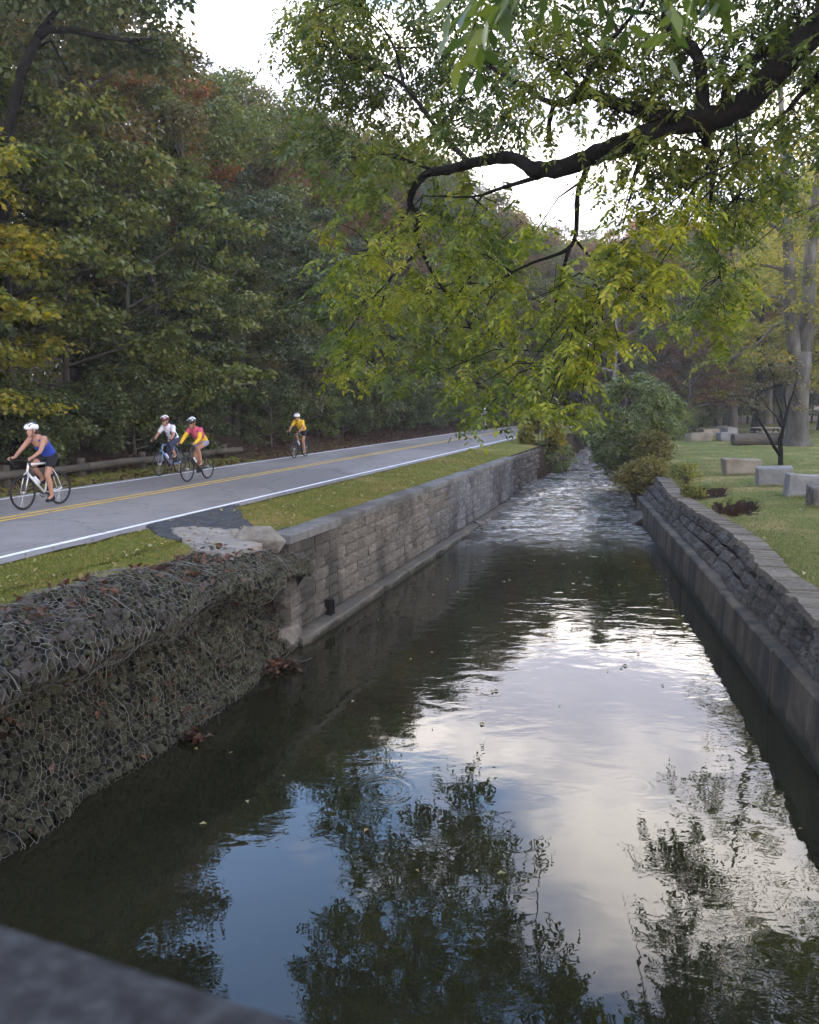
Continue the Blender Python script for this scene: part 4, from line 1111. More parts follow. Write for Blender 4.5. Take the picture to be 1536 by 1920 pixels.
# tall trees in rows up the hill
for row, (v0, du) in enumerate(((21.5, 4.6), (27, 5.2), (34, 6.0), (43, 7.0))):
    for u in np.arange(6 + row, 86, du):
        leaf = rf.choice(['dark', 'olive', 'mid', 'dark', 'mid', 'blue', 'mid', 'olive'])
        if u > 36: leaf = rf.choice(['mid', 'olive', 'mid', 'blue', 'olive', 'mid', 'rust'])
        rt = ('at the hill foot ', 'low on the hill ', 'halfway uphill ', 'on the hilltop ')[row]
        hill(u + rf.uniform(-1.3, 1.3), v0 + rf.uniform(-1.5, 1.5), rf.choice(['tall1', 'tall2', 'tall3']), leaf, rf.uniform(.86, 1.06) * (1.0 if u < 48 else 1.25), name='forest_tree',
             label='tall ' + ADJ[leaf] + ' tree ' + rt + zone(u), grp='forest trees, ' + leaf + ' ' + rt + zone(u))
# particular ones seen in the picture
hill(36.0, 23.6, 'tall2', 'orange', 1.1, label='tall burnt-orange tree in front of the other autumn crowns by the sky gap')
hill(42, 26.5, 'tall2', 'orange', 1.1, label='tall orange autumn tree at the skyline beside the open sky')
hill(49, 27.5, 'tall3', 'orange', 1.0, label='orange-brown tree just below the skyline gap on the hillside')
hill(44.0, 20.0, 'tall3', 'rust', .86); hill(50.0, 19.6, 'tall1', 'rust', .75); hill(57, 19.5, 'tall3', 'rust', .8)
for (px, py, Y, kind, s) in ((-170, 0, 18.5, 'under2', .84), (-100, 0, 23.5, 'under2', .8), (-90, 0, 21, 'under3', 1.0)):
    p = atd(px, 700, Y); v = -p.x * CT + p.y * ST
    place(kind, 'yellow', p.x, p.y, bank_z(v, p.x, p.y), s, name='maple_tree', label=LBL['yellow'], group='yellowing maples by the guardrail')
# bare standing trunks seen at the forest edge
for (px, py, wpx, hh) in ((612, 818, 14, 9.0), (280, 800, 10, 8), (697, 812, 9, 9), (138, 830, 8, 7), (755, 806, 8, 9)):
    p = onz(px, py, 2.05); rr_ = wpx / F * p.y / 2
    mb = MB(); mb.tube([(0, 0, -.4), (0, 0, 0), (.12, 0, hh * .3), (.3, .05, hh * .65), (.55, .1, hh)], [rr_ * 1.4, rr_ * 1.25, rr_, rr_ * .85, rr_ * .5], 9)
    e = empty('slender_tree', (p.x, p.y, p.z), 0)
    mb.obj('trunk', M['grey_bark'], e, True)
    g = np.random.default_rng(int(px)); cs = [(0.5 + g.normal() * 1.3, g.normal() * 1.3, hh + g.uniform(-2.2, 1.0)) for _ in range(16)]
    for c in cs[:8]:
        pass
    mb2 = MB()
    for c in cs: mb2.tube([(.35, .07, hh * .75), ((.35 + c[0]) / 2, c[1] / 2, (hh * .75 + c[2]) / 2 + .2), c], [.04, .025, .008], 4, False)
    mb2.obj('branches', M['bark'], e)
    V, Fc = leaf_arrays(*clump_leaves(g, cs, [.8] * 16, 90, .18, .4)); link('crown', np_mesh('crown', V, Fc, LF['dark']), e)
    tag(e, 'slender pale grey trunk standing in front of the dark forest edge', 'tree', 'slender trunks at the forest edge')
# leaning dark tree with a long arching limb, top left
e = empty('leaning_tree', onz(-20, 880, 2.3)); b = e.location.copy()
Yd = b.y + 1.0
def rel(px, py, Y): return atd(px, py, Y) - b
mb = MB()
mb.tube([(0, 0, -.4), rel(-15, 600, Yd), rel(5, 300, Yd), rel(42, 130, Yd), rel(75, 62, Yd), rel(110, 15, Yd), rel(150, -70, Yd)], [.24, .20, .16, .13, .11, .07, .03], 8)
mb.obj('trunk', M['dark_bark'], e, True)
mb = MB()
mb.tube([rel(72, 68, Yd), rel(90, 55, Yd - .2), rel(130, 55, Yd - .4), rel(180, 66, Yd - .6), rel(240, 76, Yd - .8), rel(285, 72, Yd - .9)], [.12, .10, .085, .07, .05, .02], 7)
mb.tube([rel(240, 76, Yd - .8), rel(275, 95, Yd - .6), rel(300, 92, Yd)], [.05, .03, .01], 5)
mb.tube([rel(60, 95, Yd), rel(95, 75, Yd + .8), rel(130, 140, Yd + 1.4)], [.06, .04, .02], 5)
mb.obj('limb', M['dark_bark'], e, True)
g = np.random.default_rng(3)
cs = [tuple(rel(g.uniform(-40, 330), g.uniform(-160, 30), Yd + g.uniform(-1, 2))) for _ in range(60)]
cs += [tuple(rel(g.uniform(60, 320), g.uniform(40, 130), Yd + g.uniform(.5, 2))) for _ in range(16)]
V, Fc = leaf_arrays(*clump_leaves(g, cs, list(g.uniform(.5, .95, len(cs))), 90, .2, .5)); link('crown', np_mesh('crown', V, Fc, LF['dark']), e)
tag(e, 'dark leaning tree with a long arching limb above the hillside', 'tree')
# ---- background woods ahead and to the right
BG = 'trees closing the far end of the valley'
for k, x in enumerate(np.arange(-14, 120, 6.0)):
    for row, Y0 in enumerate((96, 112)):
        Y = Y0 + rf.uniform(-5, 5) + max(0, x - 30) * .25
        leaf = rf.choice(['yellow', 'olive', 'rust', 'mid', 'yellow', 'orange'])
        kd = rf.choice(['broad1', 'broad2', 'tall3']); xx = x + rf.uniform(-2, 2) + row * 3
        place(kd, leaf, xx, Y, 1.6, skyline(xx, Y, 1.6, kd, rf.uniform(1.4, 2.1)), name='background_tree',
              label={'mid': 'green', 'olive': 'olive', 'rust': 'rust coloured', 'yellow': 'yellowing', 'orange': 'orange'}[leaf] + ' tree in the far background woods beyond the park lawn', group=BG + ', ' + leaf)
def ground_any(x, Y):
    v = (Y * TT + curve_g(Y) - x) * CT
    return bank_z(v, x, Y) if v > 6 else LZ(x, Y) if x > xlawn(Y) else 0.5
for k, px in enumerate(range(690, 1540, 30)):
    Y = rf.uniform(88, 118); x = (px + rf.uniform(-14, 14) - CX) / F * Y; v = (Y * TT + curve_g(Y) - x) * CT
    if 5 < v < 16: Y += 22; x = (px - CX) / F * Y
    z = ground_any(x, Y); kd = rf.choice(['tall1', 'tall2', 'tall3']); leaf = rf.choice(['mid', 'yellow', 'olive', 'mid', 'yellow', 'orange'])
    place(kd, leaf, x, Y, z, skyline(x, Y, z, kd, 1.75), name='background_tree',
          label='tall ' + {'mid': 'green', 'olive': 'olive', 'yellow': 'yellowing', 'orange': 'orange'}[leaf] + ' tree in the skyline at the end of the valley', group='skyline ' + BG + ', ' + leaf)
for k, px in enumerate(range(1230, 1660, 24)):
    Y = rf.uniform(96, 112); x = (px - CX) / F * Y; lf_ = rf.choice(['mid', 'olive', 'dark'])
    place('under3', lf_, x, Y, ground_any(x, Y) - .1, rf.uniform(1.2, 1.7), name='thicket_tree', label='low ' + ADJ[lf_] + ' thicket tree closing the view under the far park trees', group='thicket behind the park, ' + lf_)
hill(33.5, 24.5, 'tall1', 'orange', 1.15, label='orange tree rising at the left side of the open sky gap')
PT = 'park trees beyond the lawn'
def park(px, base_y, kind, leaf, s, label, Y=None, sz=None, bark=None):
    p = onlawn(px, base_y)
    if Y: p = atd(px, 790, Y); p.z = LZ(p.x, p.y)
    return place(kind, leaf, p.x, p.y, LZ(p.x, p.y) - .05, s, label=label, cat='tree', name='park_tree', sz=sz, bark=bark)
park(1148, 800, 'tall3', 'mid', .95, 'slim green tree with a straight pale trunk behind the creekside bush', Y=70, bark='grey_bark')
park(1290, 800, 'broad2', 'rust', .72, 'orange-brown autumn tree behind the creekside bush', Y=66)
park(1372, 795, 'broad1', 'rust', .85, 'rusty autumn tree with a leaning dark trunk by the stone blocks', Y=74)
park(1418, 797, 'broad2', 'yellow', 1.15, 'yellowing tree with a stout black trunk beside the picnic table', Y=68, bark='dark_bark')
park(1470, 792, 'broad1', 'yellow', 1.15, 'yellow-green tree behind the pale double-trunked tree', Y=84)
park(1545, 792, 'broad2', 'mid', 1.5, 'green tree at the lawn edge right of the pale double-trunked tree', Y=72)
park(1230, 795, 'broad1', 'yellow', .8, 'rounded yellow-green tree behind the orange one at the creek', Y=88)
park(1440, 790, 'tall3', 'orange', 1.55, 'tall red-orange tree rising behind the pale double-trunked tree', Y=95)
park(1090, 790, 'broad2', 'olive', .70, 'olive tree where the road disappears at the bend', Y=92)
park(1620, 790, 'broad1', 'yellow', 1.3, 'broad yellowing tree beyond the double trunk on the park edge', Y=60)
for (px, Y, s, lf) in ((1262, 60, .95, 'bush'), (1290, 64, .9, 'dark'), (1240, 57, 1.0, 'bush'), (1330, 92, 1.0, 'mid')):
    p = atd(px, 790, Y)
    place('shrub1', lf, p.x, p.y, LZ(p.x, p.y) - .05, s, name='shrub', label='dense dark shrub at the back of the lawn beyond the creekside bush', cat='shrub', group='shrubs at the back of the lawn', parts=('stems', 'foliage'))

# pale double-trunked sycamore
c = onlawn(1494, 836)
e = empty('sycamore_tree', c); b = Vector(c); Y = c.y
mb = MB()
mb.tube([(0, 0, -.3), (0, 0, 0), rel(1494, 815, Y), rel(1496, 770, Y), rel(1500, 720, Y), rel(1506, 660, Y)], [.98, .86, .62, .55, .53, .50], 12)
mb.tube([rel(1500, 730, Y), rel(1490, 660, Y), rel(1482, 590, Y), rel(1480, 500, Y), rel(1476, 420, Y), rel(1472, 330, Y), rel(1466, 230, Y), rel(1462, 120, Y), rel(1458, 20, Y)], [.42, .40, .34, .30, .26, .22, .17, .12, .07], 10)
mb.tube([rel(1504, 690, Y), rel(1514, 600, Y), rel(1518, 500, Y), rel(1526, 400, Y), rel(1540, 300, Y), rel(1560, 180, Y)], [.44, .40, .34, .28, .2, .12], 10)
mb.obj('trunk', M['sycamore_bark'], e, True)
mb = MB()
for path in ([(1478, 450), (1455, 425), (1425, 412), (1390, 416)], [(1480, 510), (1450, 500), (1420, 495), (1395, 505)], [(1484, 600), (1450, 612), (1420, 645), (1372, 662)],
             [(1478, 560), (1440, 555), (1400, 570)], [(1474, 380), (1440, 350), (1400, 370)], [(1470, 300), (1490, 270), (1520, 230)], [(1518, 480), (1545, 420), (1570, 380)],
             [(1506, 650), (1540, 600), (1580, 580)], [(1390, 662), (1360, 680), (1335, 672)]):
    n = len(path); mb.tube([rel(px, py, Y + .4 * i) for i, (px, py) in enumerate(path)], [.13 - .10 * i / (n - 1) for i in range(n)], 6, False)
mb.obj('limbs', M['bark'], e, True)
g = np.random.default_rng(8); cs = []
for _ in range(80): cs.append(tuple(rel(g.uniform(1380, 1700), g.uniform(-250, 330), Y + g.uniform(-5, 5))))
for (px, py) in ((1400, 420), (1420, 500), (1395, 510), (1400, 575), (1540, 430), (1560, 600), (1530, 520), (1500, 560), (1510, 450), (1380, 660), (1470, 350), (1536, 660), (1420, 370), (1505, 390), (1520, 330)):
    for _ in range(5): cs.append(tuple(rel(px + g.normal() * 26, py + g.normal() * 26, Y + g.uniform(-1.5, 1.5))))
V, Fc = leaf_arrays(*clump_leaves(g, cs, list(g.uniform(.6, 1.2, len(cs))), 80, .22, .5)); link('crown', np_mesh('crown', V, Fc, LF['yellow']), e)
tag(e, 'massive pale grey tree forking into two trunks on the lawn', 'tree')
# small crooked tree by the quarried blocks
c = onlawn(1464, 872); e = empty('crooked_tree', c); b = Vector(c); Y = c.y
mb = MB()
mb.tube([(0, 0, -.2), (0, 0, 0), rel(1464, 845, Y), rel(1463, 825, Y), rel(1470, 800, Y), rel(1476, 770, Y), rel(1488, 735, Y), rel(1496, 700, Y)], [.13, .11, .10, .10, .07, .055, .04, .015], 8)
mb.tube([rel(1462, 852, Y), rel(1452, 838, Y), rel(1440, 815, Y), rel(1428, 795, Y), rel(1415, 772, Y), rel(1400, 755, Y), rel(1380, 748, Y)], [.075, .065, .055, .045, .035, .025, .01], 7)
mb.tube([rel(1468, 805, Y), rel(1455, 780, Y + .3), rel(1440, 765, Y + .6), rel(1428, 745, Y + .8), rel(1405, 730, Y + 1)], [.05, .04, .03, .02, .008], 6)
mb.tube([rel(1470, 800, Y), rel(1462, 765, Y - .3), rel(1452, 735, Y - .5), rel(1450, 705, Y - .6), rel(1440, 680, Y - .7)], [.045, .035, .025, .018, .007], 6)
mb.tube([rel(1476, 772, Y), rel(1470, 740, Y + .4), rel(1474, 705, Y + .6), rel(1466, 670, Y + .8)], [.035, .025, .015, .006], 5)
g = np.random.default_rng(15); cs = []
tips = [(1496, 700), (1380, 748), (1405, 730), (1440, 680), (1466, 670), (1450, 705), (1428, 745), (1415, 772), (1474, 705), (1488, 735)]
for (px, py) in tips:
    for _ in range(3):
        q = rel(px + g.normal() * 16, py + g.normal() * 14, Y + g.normal() * .5); mb.tube([rel(px, py, Y), q], [.012, .004], 4, False); cs.append(tuple(q))
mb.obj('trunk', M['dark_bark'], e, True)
V, Fc = leaf_arrays(*clump_leaves(g, cs, [.4] * len(cs), 32, .12, .5)); link('crown', np_mesh('crown', V, Fc, LF['olive']), e)
tag(e, 'small crooked dark-stemmed tree behind the quarried blocks', 'tree')

x, y = 16.8, 22.0
place('tall2', 'walnut', x, y, LZ(x, y) - .05, 1.2, name='park_tree', label='tall light green tree on the lawn whose high crown hangs over the rubble wall', cat='tree', rz=.6)
# ---- creekside bushes
def bush(name, px, py, Y, w, h, leaf, label, seed, per=110, ls=.12, n=70, cat='bush', z0=None, clump=(.25, .5)):
    p = atd(px, py, Y); g = np.random.default_rng(seed); e = empty(name, (p.x, p.y, p.z if z0 is None else z0)); cs = []; mb = MB()
    for k in range(n):
        d = g.normal(size=3); d /= np.linalg.norm(d); rr_ = g.uniform(.5, 1.0) ** .5
        q = Vector((d[0] * w / 2 * rr_, d[1] * w / 2 * rr_ * .8, h * .5 + d[2] * h / 2 * rr_)); q.z = max(.15, q.z)
        cs.append(tuple(q))
        if k % 2 == 0: mb.tube([(g.normal() * .12, g.normal() * .12, -.3), (q.x * .4, q.y * .4, q.z * .55), q], [.022, .014, .004], 4, False)
    mb.obj('stems', M['bark'], e)
    V, Fc = leaf_arrays(*clump_leaves(g, cs, list(g.uniform(*clump, n)), per, ls, .6)); link('foliage', np_mesh('foliage', V, Fc, LF[leaf]), e)
    return tag(e, label, cat)
bush('creekside_bush', 1187, 905, 33, 3.0, 4.5, 'bush', 'big rounded grey-green bush leaning over the creek from the right bank', 51, 130, .13, 110)
bush('creekside_bush', 1158, 890, 36, 2.3, 2.9, 'bush', 'dense green bush close behind the big rounded creekside bush', 52, 120, .13, 70)
bush('golden_bush', 1206, 925, 30, 1.7, 1.3, 'gold_bush', 'golden-green shrub spilling over the far end of the rubble wall', 53, 110, .11, 60)
bush('golden_bush', 1222, 880, 31.5, 1.3, 1.4, 'gold_bush', 'yellow-brown bush above the rubble wall end beside the lawn', 54, 110, .11, 40)
bush('creekside_bush', 1235, 830, 42, 2.6, 2.6, 'bush', 'dark green bush at the lawn edge upstream of the rubble wall', 55, 110, .14, 60)
bush('bank_bush', 1016, 856, 43.8, 2.6, 2.4, 'yellow', 'bright yellow-green sapling at the end of the left creek wall', 56, 90, .2, 50, clump=(.3, .5))
bush('bank_bush', 1030, 888, 43.6, 2.6, 1.9, 'bush', 'low dark bush at the foot of the left creek wall end', 57, 110, .13, 50)
bush('bank_bush', 1100, 830, 58, 2.0, 2.4, 'bush', 'small green bush in front of the far curved wall', 58, 90, .15, 40)
# weeds by the eroded holes
for (px, py, w, h, lf, lb) in ((1290, 912, .9, .75, 'yellow', 'leafy weeds beside the smaller eroded hole in the lawn'), (1302, 935, .7, .4, 'yellow', 'bright low weeds against the wall coping below the smaller hole'), (1275, 898, .7, .5, 'mid', 'tall weeds where the lawn meets the far wall end')):
    c = onlawn(px, py); bush('weeds', px, py, c.y, w, h, lf, lb, int(px), 40, .07, 30, 'weeds', LZ(c.x, c.y), (.1, .2))

# ------------------------------------------------------------------ walnut limb over the creek
wt = empty('walnut_tree', (8.6, 9.2, 1.5)); b = wt.location.copy()
mbT = MB(); mbL = MB(); NODES = []
mbT.tube([(0, 0, -.4), (0, 0, 0), (-.05, .05, 1.2), (-.25, .05, 3.2), (-.6, -.1, 5.2), (-.9, -.3, 7.0), (-.8, -.2, 9.5), (-.5, 0, 12.0), (-.3, .1, 14)], [.62, .5, .42, .38, .35, .30, .22, .12, .04], 12)
def deep(Y): return Y + max(0.0, Y - 10.6) * 2.0
def limb(path, r0, r1, sub=4, n=8, tree=True):
    k0, k1 = deep(path[0][2]) / path[0][2], deep(path[-1][2]) / path[-1][2]; r0 *= k0; r1 *= k1
    P = smoothpath([tuple(rel(q[0], q[1], deep(q[2]))) for q in path], sub); k = len(P)
    rad = [(r0 + (r1 - r0) * (i / (k - 1)) ** 0.8) * (1 + .10 * math.sin(i * 2.7 + path[0][0]) + random.uniform(-.06, .06)) for i in range(k)]
    mbL.tube(P, rad, n, False)
    for p_, r_ in zip(P, rad): NODES.append((Vector(p_), r_))
    return P
P0 = [(1800, -330, 8.6), (1640, -90, 8.8), (1536, 45, 9.0), (1450, 140, 9.4), (1400, 190, 9.7), (1330, 220, 10.0), (1260, 236, 10.2), (1180, 262, 10.5), (1120, 286, 10.8), (1050, 319, 11.0), (1000, 318, 11.2)]
P0 = [(x_ + (3 if i_ % 2 else -3), y_ + (4 if i_ % 3 else -4), d_) if 2 < i_ < 10 else (x_, y_, d_) for i_, (x_, y_, d_) in enumerate(P0)]
limb(P0, .155, .105, 4, 10)
limb([(1000, 318, 11.2), (960, 296, 11.4), (900, 302, 11.6), (840, 318, 11.8), (800, 326, 12.0), (776, 354, 12.1), (769, 384, 12.2), (786, 402, 12.2), (780, 440, 12.3), (800, 490, 12.4), (830, 540, 12.5), (870, 590, 12.6), (890, 640, 12.7), (896, 700, 12.8)], .095, .008, 4, 8)
limb([(1275, 226, 10.1), (1200, 206, 10.3), (1150, 192, 10.4), (1095, 168, 10.5)], .105, .06, 4)
limb([(1110, 176, 10.5), (1039, 194, 10.7), (960, 150, 11.0), (914, 121, 11.2), (860, 80, 11.3)], .05, .012, 4, 6)
limb([(1039, 194, 10.7), (1030, 230, 10.8), (1030, 268, 10.9)], .035, .03, 3, 6)
limb([(1090, 168, 10.5), (1120, 110, 10.4), (1160, 60, 10.2), (1210, 0, 10)], .035, .02, 3, 6)
limb([(1321, 222, 10), (1319, 187, 10), (1308, 104, 9.9), (1258, 54, 9.9), (1246, 0, 9.8), (1240, -80, 9.7)], .085, .045, 4, 7)
limb([(1362, 200, 9.8), (1364, 162, 9.8), (1400, 125, 9.7), (1430, 100, 9.6), (1500, 60, 9.4)], .06, .03, 3, 6)
limb([(1536, 142, 9.3), (1500, 179, 9.5), (1470, 215, 9.6), (1433, 254, 9.8)], .055, .012, 3, 6)
limb([(1700, 60, 8.9), (1600, 100, 9.1), (1536, 142, 9.3)], .07, .055, 3, 6)
limb([(1108, 292, 10.8), (1096, 330, 10.8), (1083, 367, 10.9), (1079, 442, 11), (1058, 471, 11.1), (1000, 492, 11.3), (950, 516, 11.5), (925, 532, 11.6)], .05, .010, 4, 7)
limb([(1068, 462, 11.0), (1052, 525, 11.1), (1036, 600, 11.3), (1030, 680, 11.4), (1031, 770, 11.5)], .03, .006, 4, 6)
limb([(1052, 540, 11.1), (1071, 567, 11.2), (1100, 612, 11.3), (1080, 655, 11.3), (1046, 687, 11.4)], .02, .006, 4, 5)
limb([(1080, 450, 11), (1100, 475, 11), (1122, 495, 10.9), (1128, 550, 10.9)], .02, .006, 3, 5)
limb([(1335, 224, 10), (1325, 271, 10.5), (1338, 321, 11.0), (1333, 370, 11.5), (1329, 417, 11.9), (1346, 483, 12.3), (1354, 552, 12.7)], .042, .010, 4, 6)
limb([(1338, 321, 11.0), (1365, 345, 11.2), (1378, 390, 11.6), (1390, 440, 12), (1398, 472, 12.2)], .02, .006, 3, 5)
limb([(1335, 300, 10.8), (1290, 370, 11.4), (1250, 450, 12.0), (1210, 530, 12.4)], .02, .006, 3, 5)
limb([(1380, 205, 9.8), (1381, 260, 9.8), (1390, 300, 9.8)], .015, .006, 3, 5)
limb([(772, 388, 12.2), (743, 417, 12.3), (710, 450, 12.4), (680, 500, 12.5)], .03, .008, 3, 6)
limb([(785, 470, 12.4), (755, 500, 12.4), (727, 529, 12.5), (714, 580, 12.6), (690, 640, 12.6)], .022, .006, 3, 5)
limb([(1015, 330, 11.2), (935, 354, 11.5), (885, 369, 11.7), (793, 367, 12.0)], .035, .008, 3, 6)
limb([(880, 305, 11.7), (820, 240, 11.9), (756, 158, 12.1), (714, 137, 12.3), (660, 108, 12.5), (600, 60, 12.7)], .045, .008, 4, 6)
limb([(820, 322, 11.9), (760, 300, 12.1), (700, 290, 12.3), (640, 300, 12.5)], .03, .008, 3, 5)
limb([(756, 158, 12.1), (740, 90, 12.2), (700, 30, 12.3), (640, -20, 12.4)], .025, .008, 3, 5)
limb([(830, 540, 12.5), (900, 600, 12.4), (950, 660, 12.3), (980, 720, 12.2)], .018, .006, 3, 5)
limb([(727, 529, 12.5), (680, 580, 12.6), (650, 630, 12.7)], .014, .005, 3, 5)
# limbs above the picture
limb([(1700, -200, 8.8), (1500, -150, 9.5), (1300, -130, 10.5), (1100, -120, 11.5), (900, -110, 12.2), (760, -60, 12.6)], .14, .03, 3, 7)
limb([(1800, -300, 8.6), (1750, -500, 9.5), (1500, -500, 11.5), (1250, -420, 13)], .15, .03, 3, 7)
# low near twig that hangs close to the viewer
NT = [Vector(v) - b for v in ((7.9, 9.0, 8.2), (6.0, 7.2, 9.0), (3.6, 5.0, 8.2), (1.9, 3.6, 6.9), (.95, 2.9, 5.75), (.55, 2.6, 5.35))]
Pn = smoothpath([tuple(v) for v in NT], 4)
mbL.tube(Pn, [.06 * (1 - i / len(Pn)) + .006 for i in range(len(Pn))], 6, False)
blobs = [(620, 60, 75), (560, 40, 35), (690, 110, 80), (640, 170, 55), (590, 120, 45), (780, 60, 80), (860, 120, 85), (760, 210, 75), (850, 220, 75), (940, 60, 80), (700, 290, 65), (640, 340, 50), (770, 290, 60),
         (900, 250, 65), (970, 220, 65), (1000, 100, 75), (1080, 60, 70), (1150, 110, 70), (1200, 40, 65), (1280, 130, 75), (1350, 60, 75), (1430, 60, 65), (1500, 110, 70), (1520, 30, 70), (1480, 260, 65), (1520, 210, 60),
         (1400, 290, 65), (1310, 300, 70), (1250, 320, 55), (1180, 380, 48), (1220, 430, 55), (1300, 400, 65), (1360, 400, 55), (1370, 470, 55), (1300, 560, 50), (1360, 600, 55), (1240, 580, 42), (1150, 480, 45), (1180, 545, 40),
         (1130, 330, 40), (1160, 150, 60), (1240, 160, 60), (1190, 300, 45), (1120, 500, 45), (1420, 380, 45), (1340, 520, 50), (1260, 500, 50), (1220, 540, 40),
         (640, 520, 55), (660, 620, 58), (700, 680, 45), (640, 690, 38), (720, 480, 65), (780, 560, 75), (860, 470, 75), (940, 440, 60), (850, 620, 75), (920, 560, 65), (980, 620, 75), (900, 720, 60), (960, 740, 55),
         (1040, 700, 60), (1090, 640, 55), (1090, 750, 40), (1000, 560, 60), (880, 785, 26), (1040, 540, 55), (760, 650, 55), (930, 380, 55), (820, 390, 65), (700, 400, 60), (640, 420, 45), (1030, 760, 40), (700, 560, 55), (990, 690, 50), (820, 700, 45), (600, 300, 40), (740, 720, 25), (870, 560, 60), (1000, 440, 45), (880, 330, 50), (1060, 600, 50), (1130, 600, 40), (1160, 640, 30),
         (1200, 260, 50), (1280, 260, 55), (1340, 350, 55), (1420, 240, 50), (1450, 330, 50), (1260, 380, 50), (1330, 450, 50), (1240, 470, 45), (1280, 600, 45), (1340, 640, 40), (1400, 540, 45), (1190, 470, 45), (1160, 430, 40), (1500, 330, 50), (1450, 150, 50), (1380, 110, 60),
         (560, 90, 45), (600, 20, 60), (660, 40, 60), (720, 180, 60), (800, 140, 65), (920, 180, 60), (1020, 40, 60), (1100, 130, 55), (660, 260, 45), (820, 280, 50), (600, 220, 40), (1060, 230, 45),
         (760, 500, 60), (840, 540, 60), (900, 640, 60), (820, 640, 60), (940, 680, 55), (680, 570, 50), (700, 630, 50), (1060, 660, 50), (1000, 740, 45), (1110, 700, 40), (860, 740, 40), (910, 770, 30), (1100, 560, 40), (960, 500, 50), (880, 420, 55), (780, 430, 55), (1060, 760, 30), (650, 660, 45)]
for px in range(560, 1560, 62):
    for py in range(-10, 640, 62):
        hole = math.hypot((px - 1115) / 75, (py - 385) / 70) < 1 or math.hypot((px - 690) / 40, (py - 225) / 35) < 1 or (px < 620 and py > 240) or (px > 1380 and py > 420) or (1130 < px < 1480 and py > 600)
        if not hole and random.random() < (.75 if py < 250 or px > 1130 else .25): blobs.append((px + random.uniform(-28, 28), py + random.uniform(-28, 28), random.uniform(36, 62), 1.6))
for (px, py) in [(x, y) for x in range(600, 1800, 110) for y in (-60, -150, -240)]: blobs.append((px + random.uniform(-40, 40), py, 80))
for k in range(40): blobs.append((random.uniform(1250, 2000), random.uniform(-700, -250), 110))
g = np.random.default_rng(99)
NP = np.array([tuple(n_[0]) for n_ in NODES]); NR = np.array([n_[1] for n_ in NODES])
lp, ln_, la, lL, lW = [], [], [], [], []; HI = []
mbW = MB()
def compound(o_, d, Lr, nl, ll):
    """one drooping pinnate leaf from o_ along d"""
    d = Vector(d).normalized(); side = d.cross(Vector((0, 0, 1)))
    side = side.normalized() if side.length > 1e-3 else Vector((1, 0, 0))
    P = []
    for i in range(5):
        t = i / 4; P.append(o_ + d * Lr * t + Vector((0, 0, -Lr * .45 * t * t)))
    mbW.tube(P, [.0035, .003, .0025, .002, .0015], 3, False)
    for i in range(nl):
        t = .22 + .78 * (i // 2 * 2 + 1) / nl; t = min(1, t)
        k = min(3, int(t * 4)); q = P[k].lerp(P[k + 1], t * 4 - k); tg = (P[k + 1] - P[k]).normalized()
        s_ = 1 if i % 2 else -1
        if i == nl - 1: s_ = 0
        ax = (tg * .55 + side * s_ * .95 + Vector((0, 0, -.28)) + Vector(g.normal(size=3)) * .16).normalized()
        nn = (side.cross(tg) * 1.0 + Vector(g.normal(size=3)) * .35)
        if nn.z < 0: nn = -nn
        nn = (nn - ax * nn.dot(ax)).normalized()
        l_ = ll * g.uniform(.75, 1.2) * (.8 if t < .35 else 1)
        lp.append(q + ax * l_ * .5); ln_.append(nn); la.append(ax); lL.append(l_); lW.append(l_ * g.uniform(.34, .44))
for (px, py, rad, *dd) in blobs:
    Y = float(np.clip(12.6 - (px - 650) / 900 * 3.0, 9.3, 12.9)) + g.uniform(-.9, .9)
    if px > 1130 and py > 230: Y = float(np.interp(py, [230, 600], [10.4, 12.6])) + g.uniform(-.4, .6)
    if dd: Y += dd[0] * g.uniform(0, 1.2)
    Y = deep(Y)
    if 985 < px < 1275 and py > 60: Y = g.uniform(9.9, 10.9)
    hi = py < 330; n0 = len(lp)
    kk = (Y / 12.0) ** .8
    c = np.array(rel(px, py, Y)); R_ = rad / F * Y
    i = int(np.argmin(np.linalg.norm(NP - c, axis=1) + (NR > .12) * .4)); s0 = Vector(NP[i]); cv = Vector(c)
    dist = (cv - s0).length
    mid = s0.lerp(cv, .5) + Vector((0, 0, .10 * dist))
    mbL.tube([s0, mid, cv], [min(.016 + .006 * dist, NR[i]), .010, .006], 5, False)
    ntw = max(5, int(11 * (R_ / .5 / kk) ** 2))
    for k in range(ntw):
        d = g.normal(size=3); d[2] = d[2] * .7 - .15; d /= np.linalg.norm(d)
        st = cv if k % 3 else mid.lerp(cv, .5)
        e_ = st + Vector(d) * R_ * g.uniform(.45, 1.1)
        m2 = st.lerp(e_, .5) + Vector((0, 0, .05))
        mbL.tube([st, m2, e_], [.005, .004, .0025], 3, False)
        for q in range(3):
            az = g.uniform(0, 6.28); t = g.uniform(.35, 1)
            compound(m2.lerp(e_, t), (math.cos(az), math.sin(az), g.uniform(-.5, .15)), kk * g.uniform(.28, .46), int(g.integers(9, 15)), kk * g.uniform(.09, .13))
    HI += [hi] * (len(lp) - n0)
ln0 = len(lp)
for q in range(6):
    j = int(g.integers(len(Pn) * 2 // 3, len(Pn))); az = g.uniform(0, 6.28)
    compound(Vector(Pn[j]), (math.cos(az), math.sin(az), g.uniform(-.4, .0)), g.uniform(.3, .4), 13, g.uniform(.10, .12))
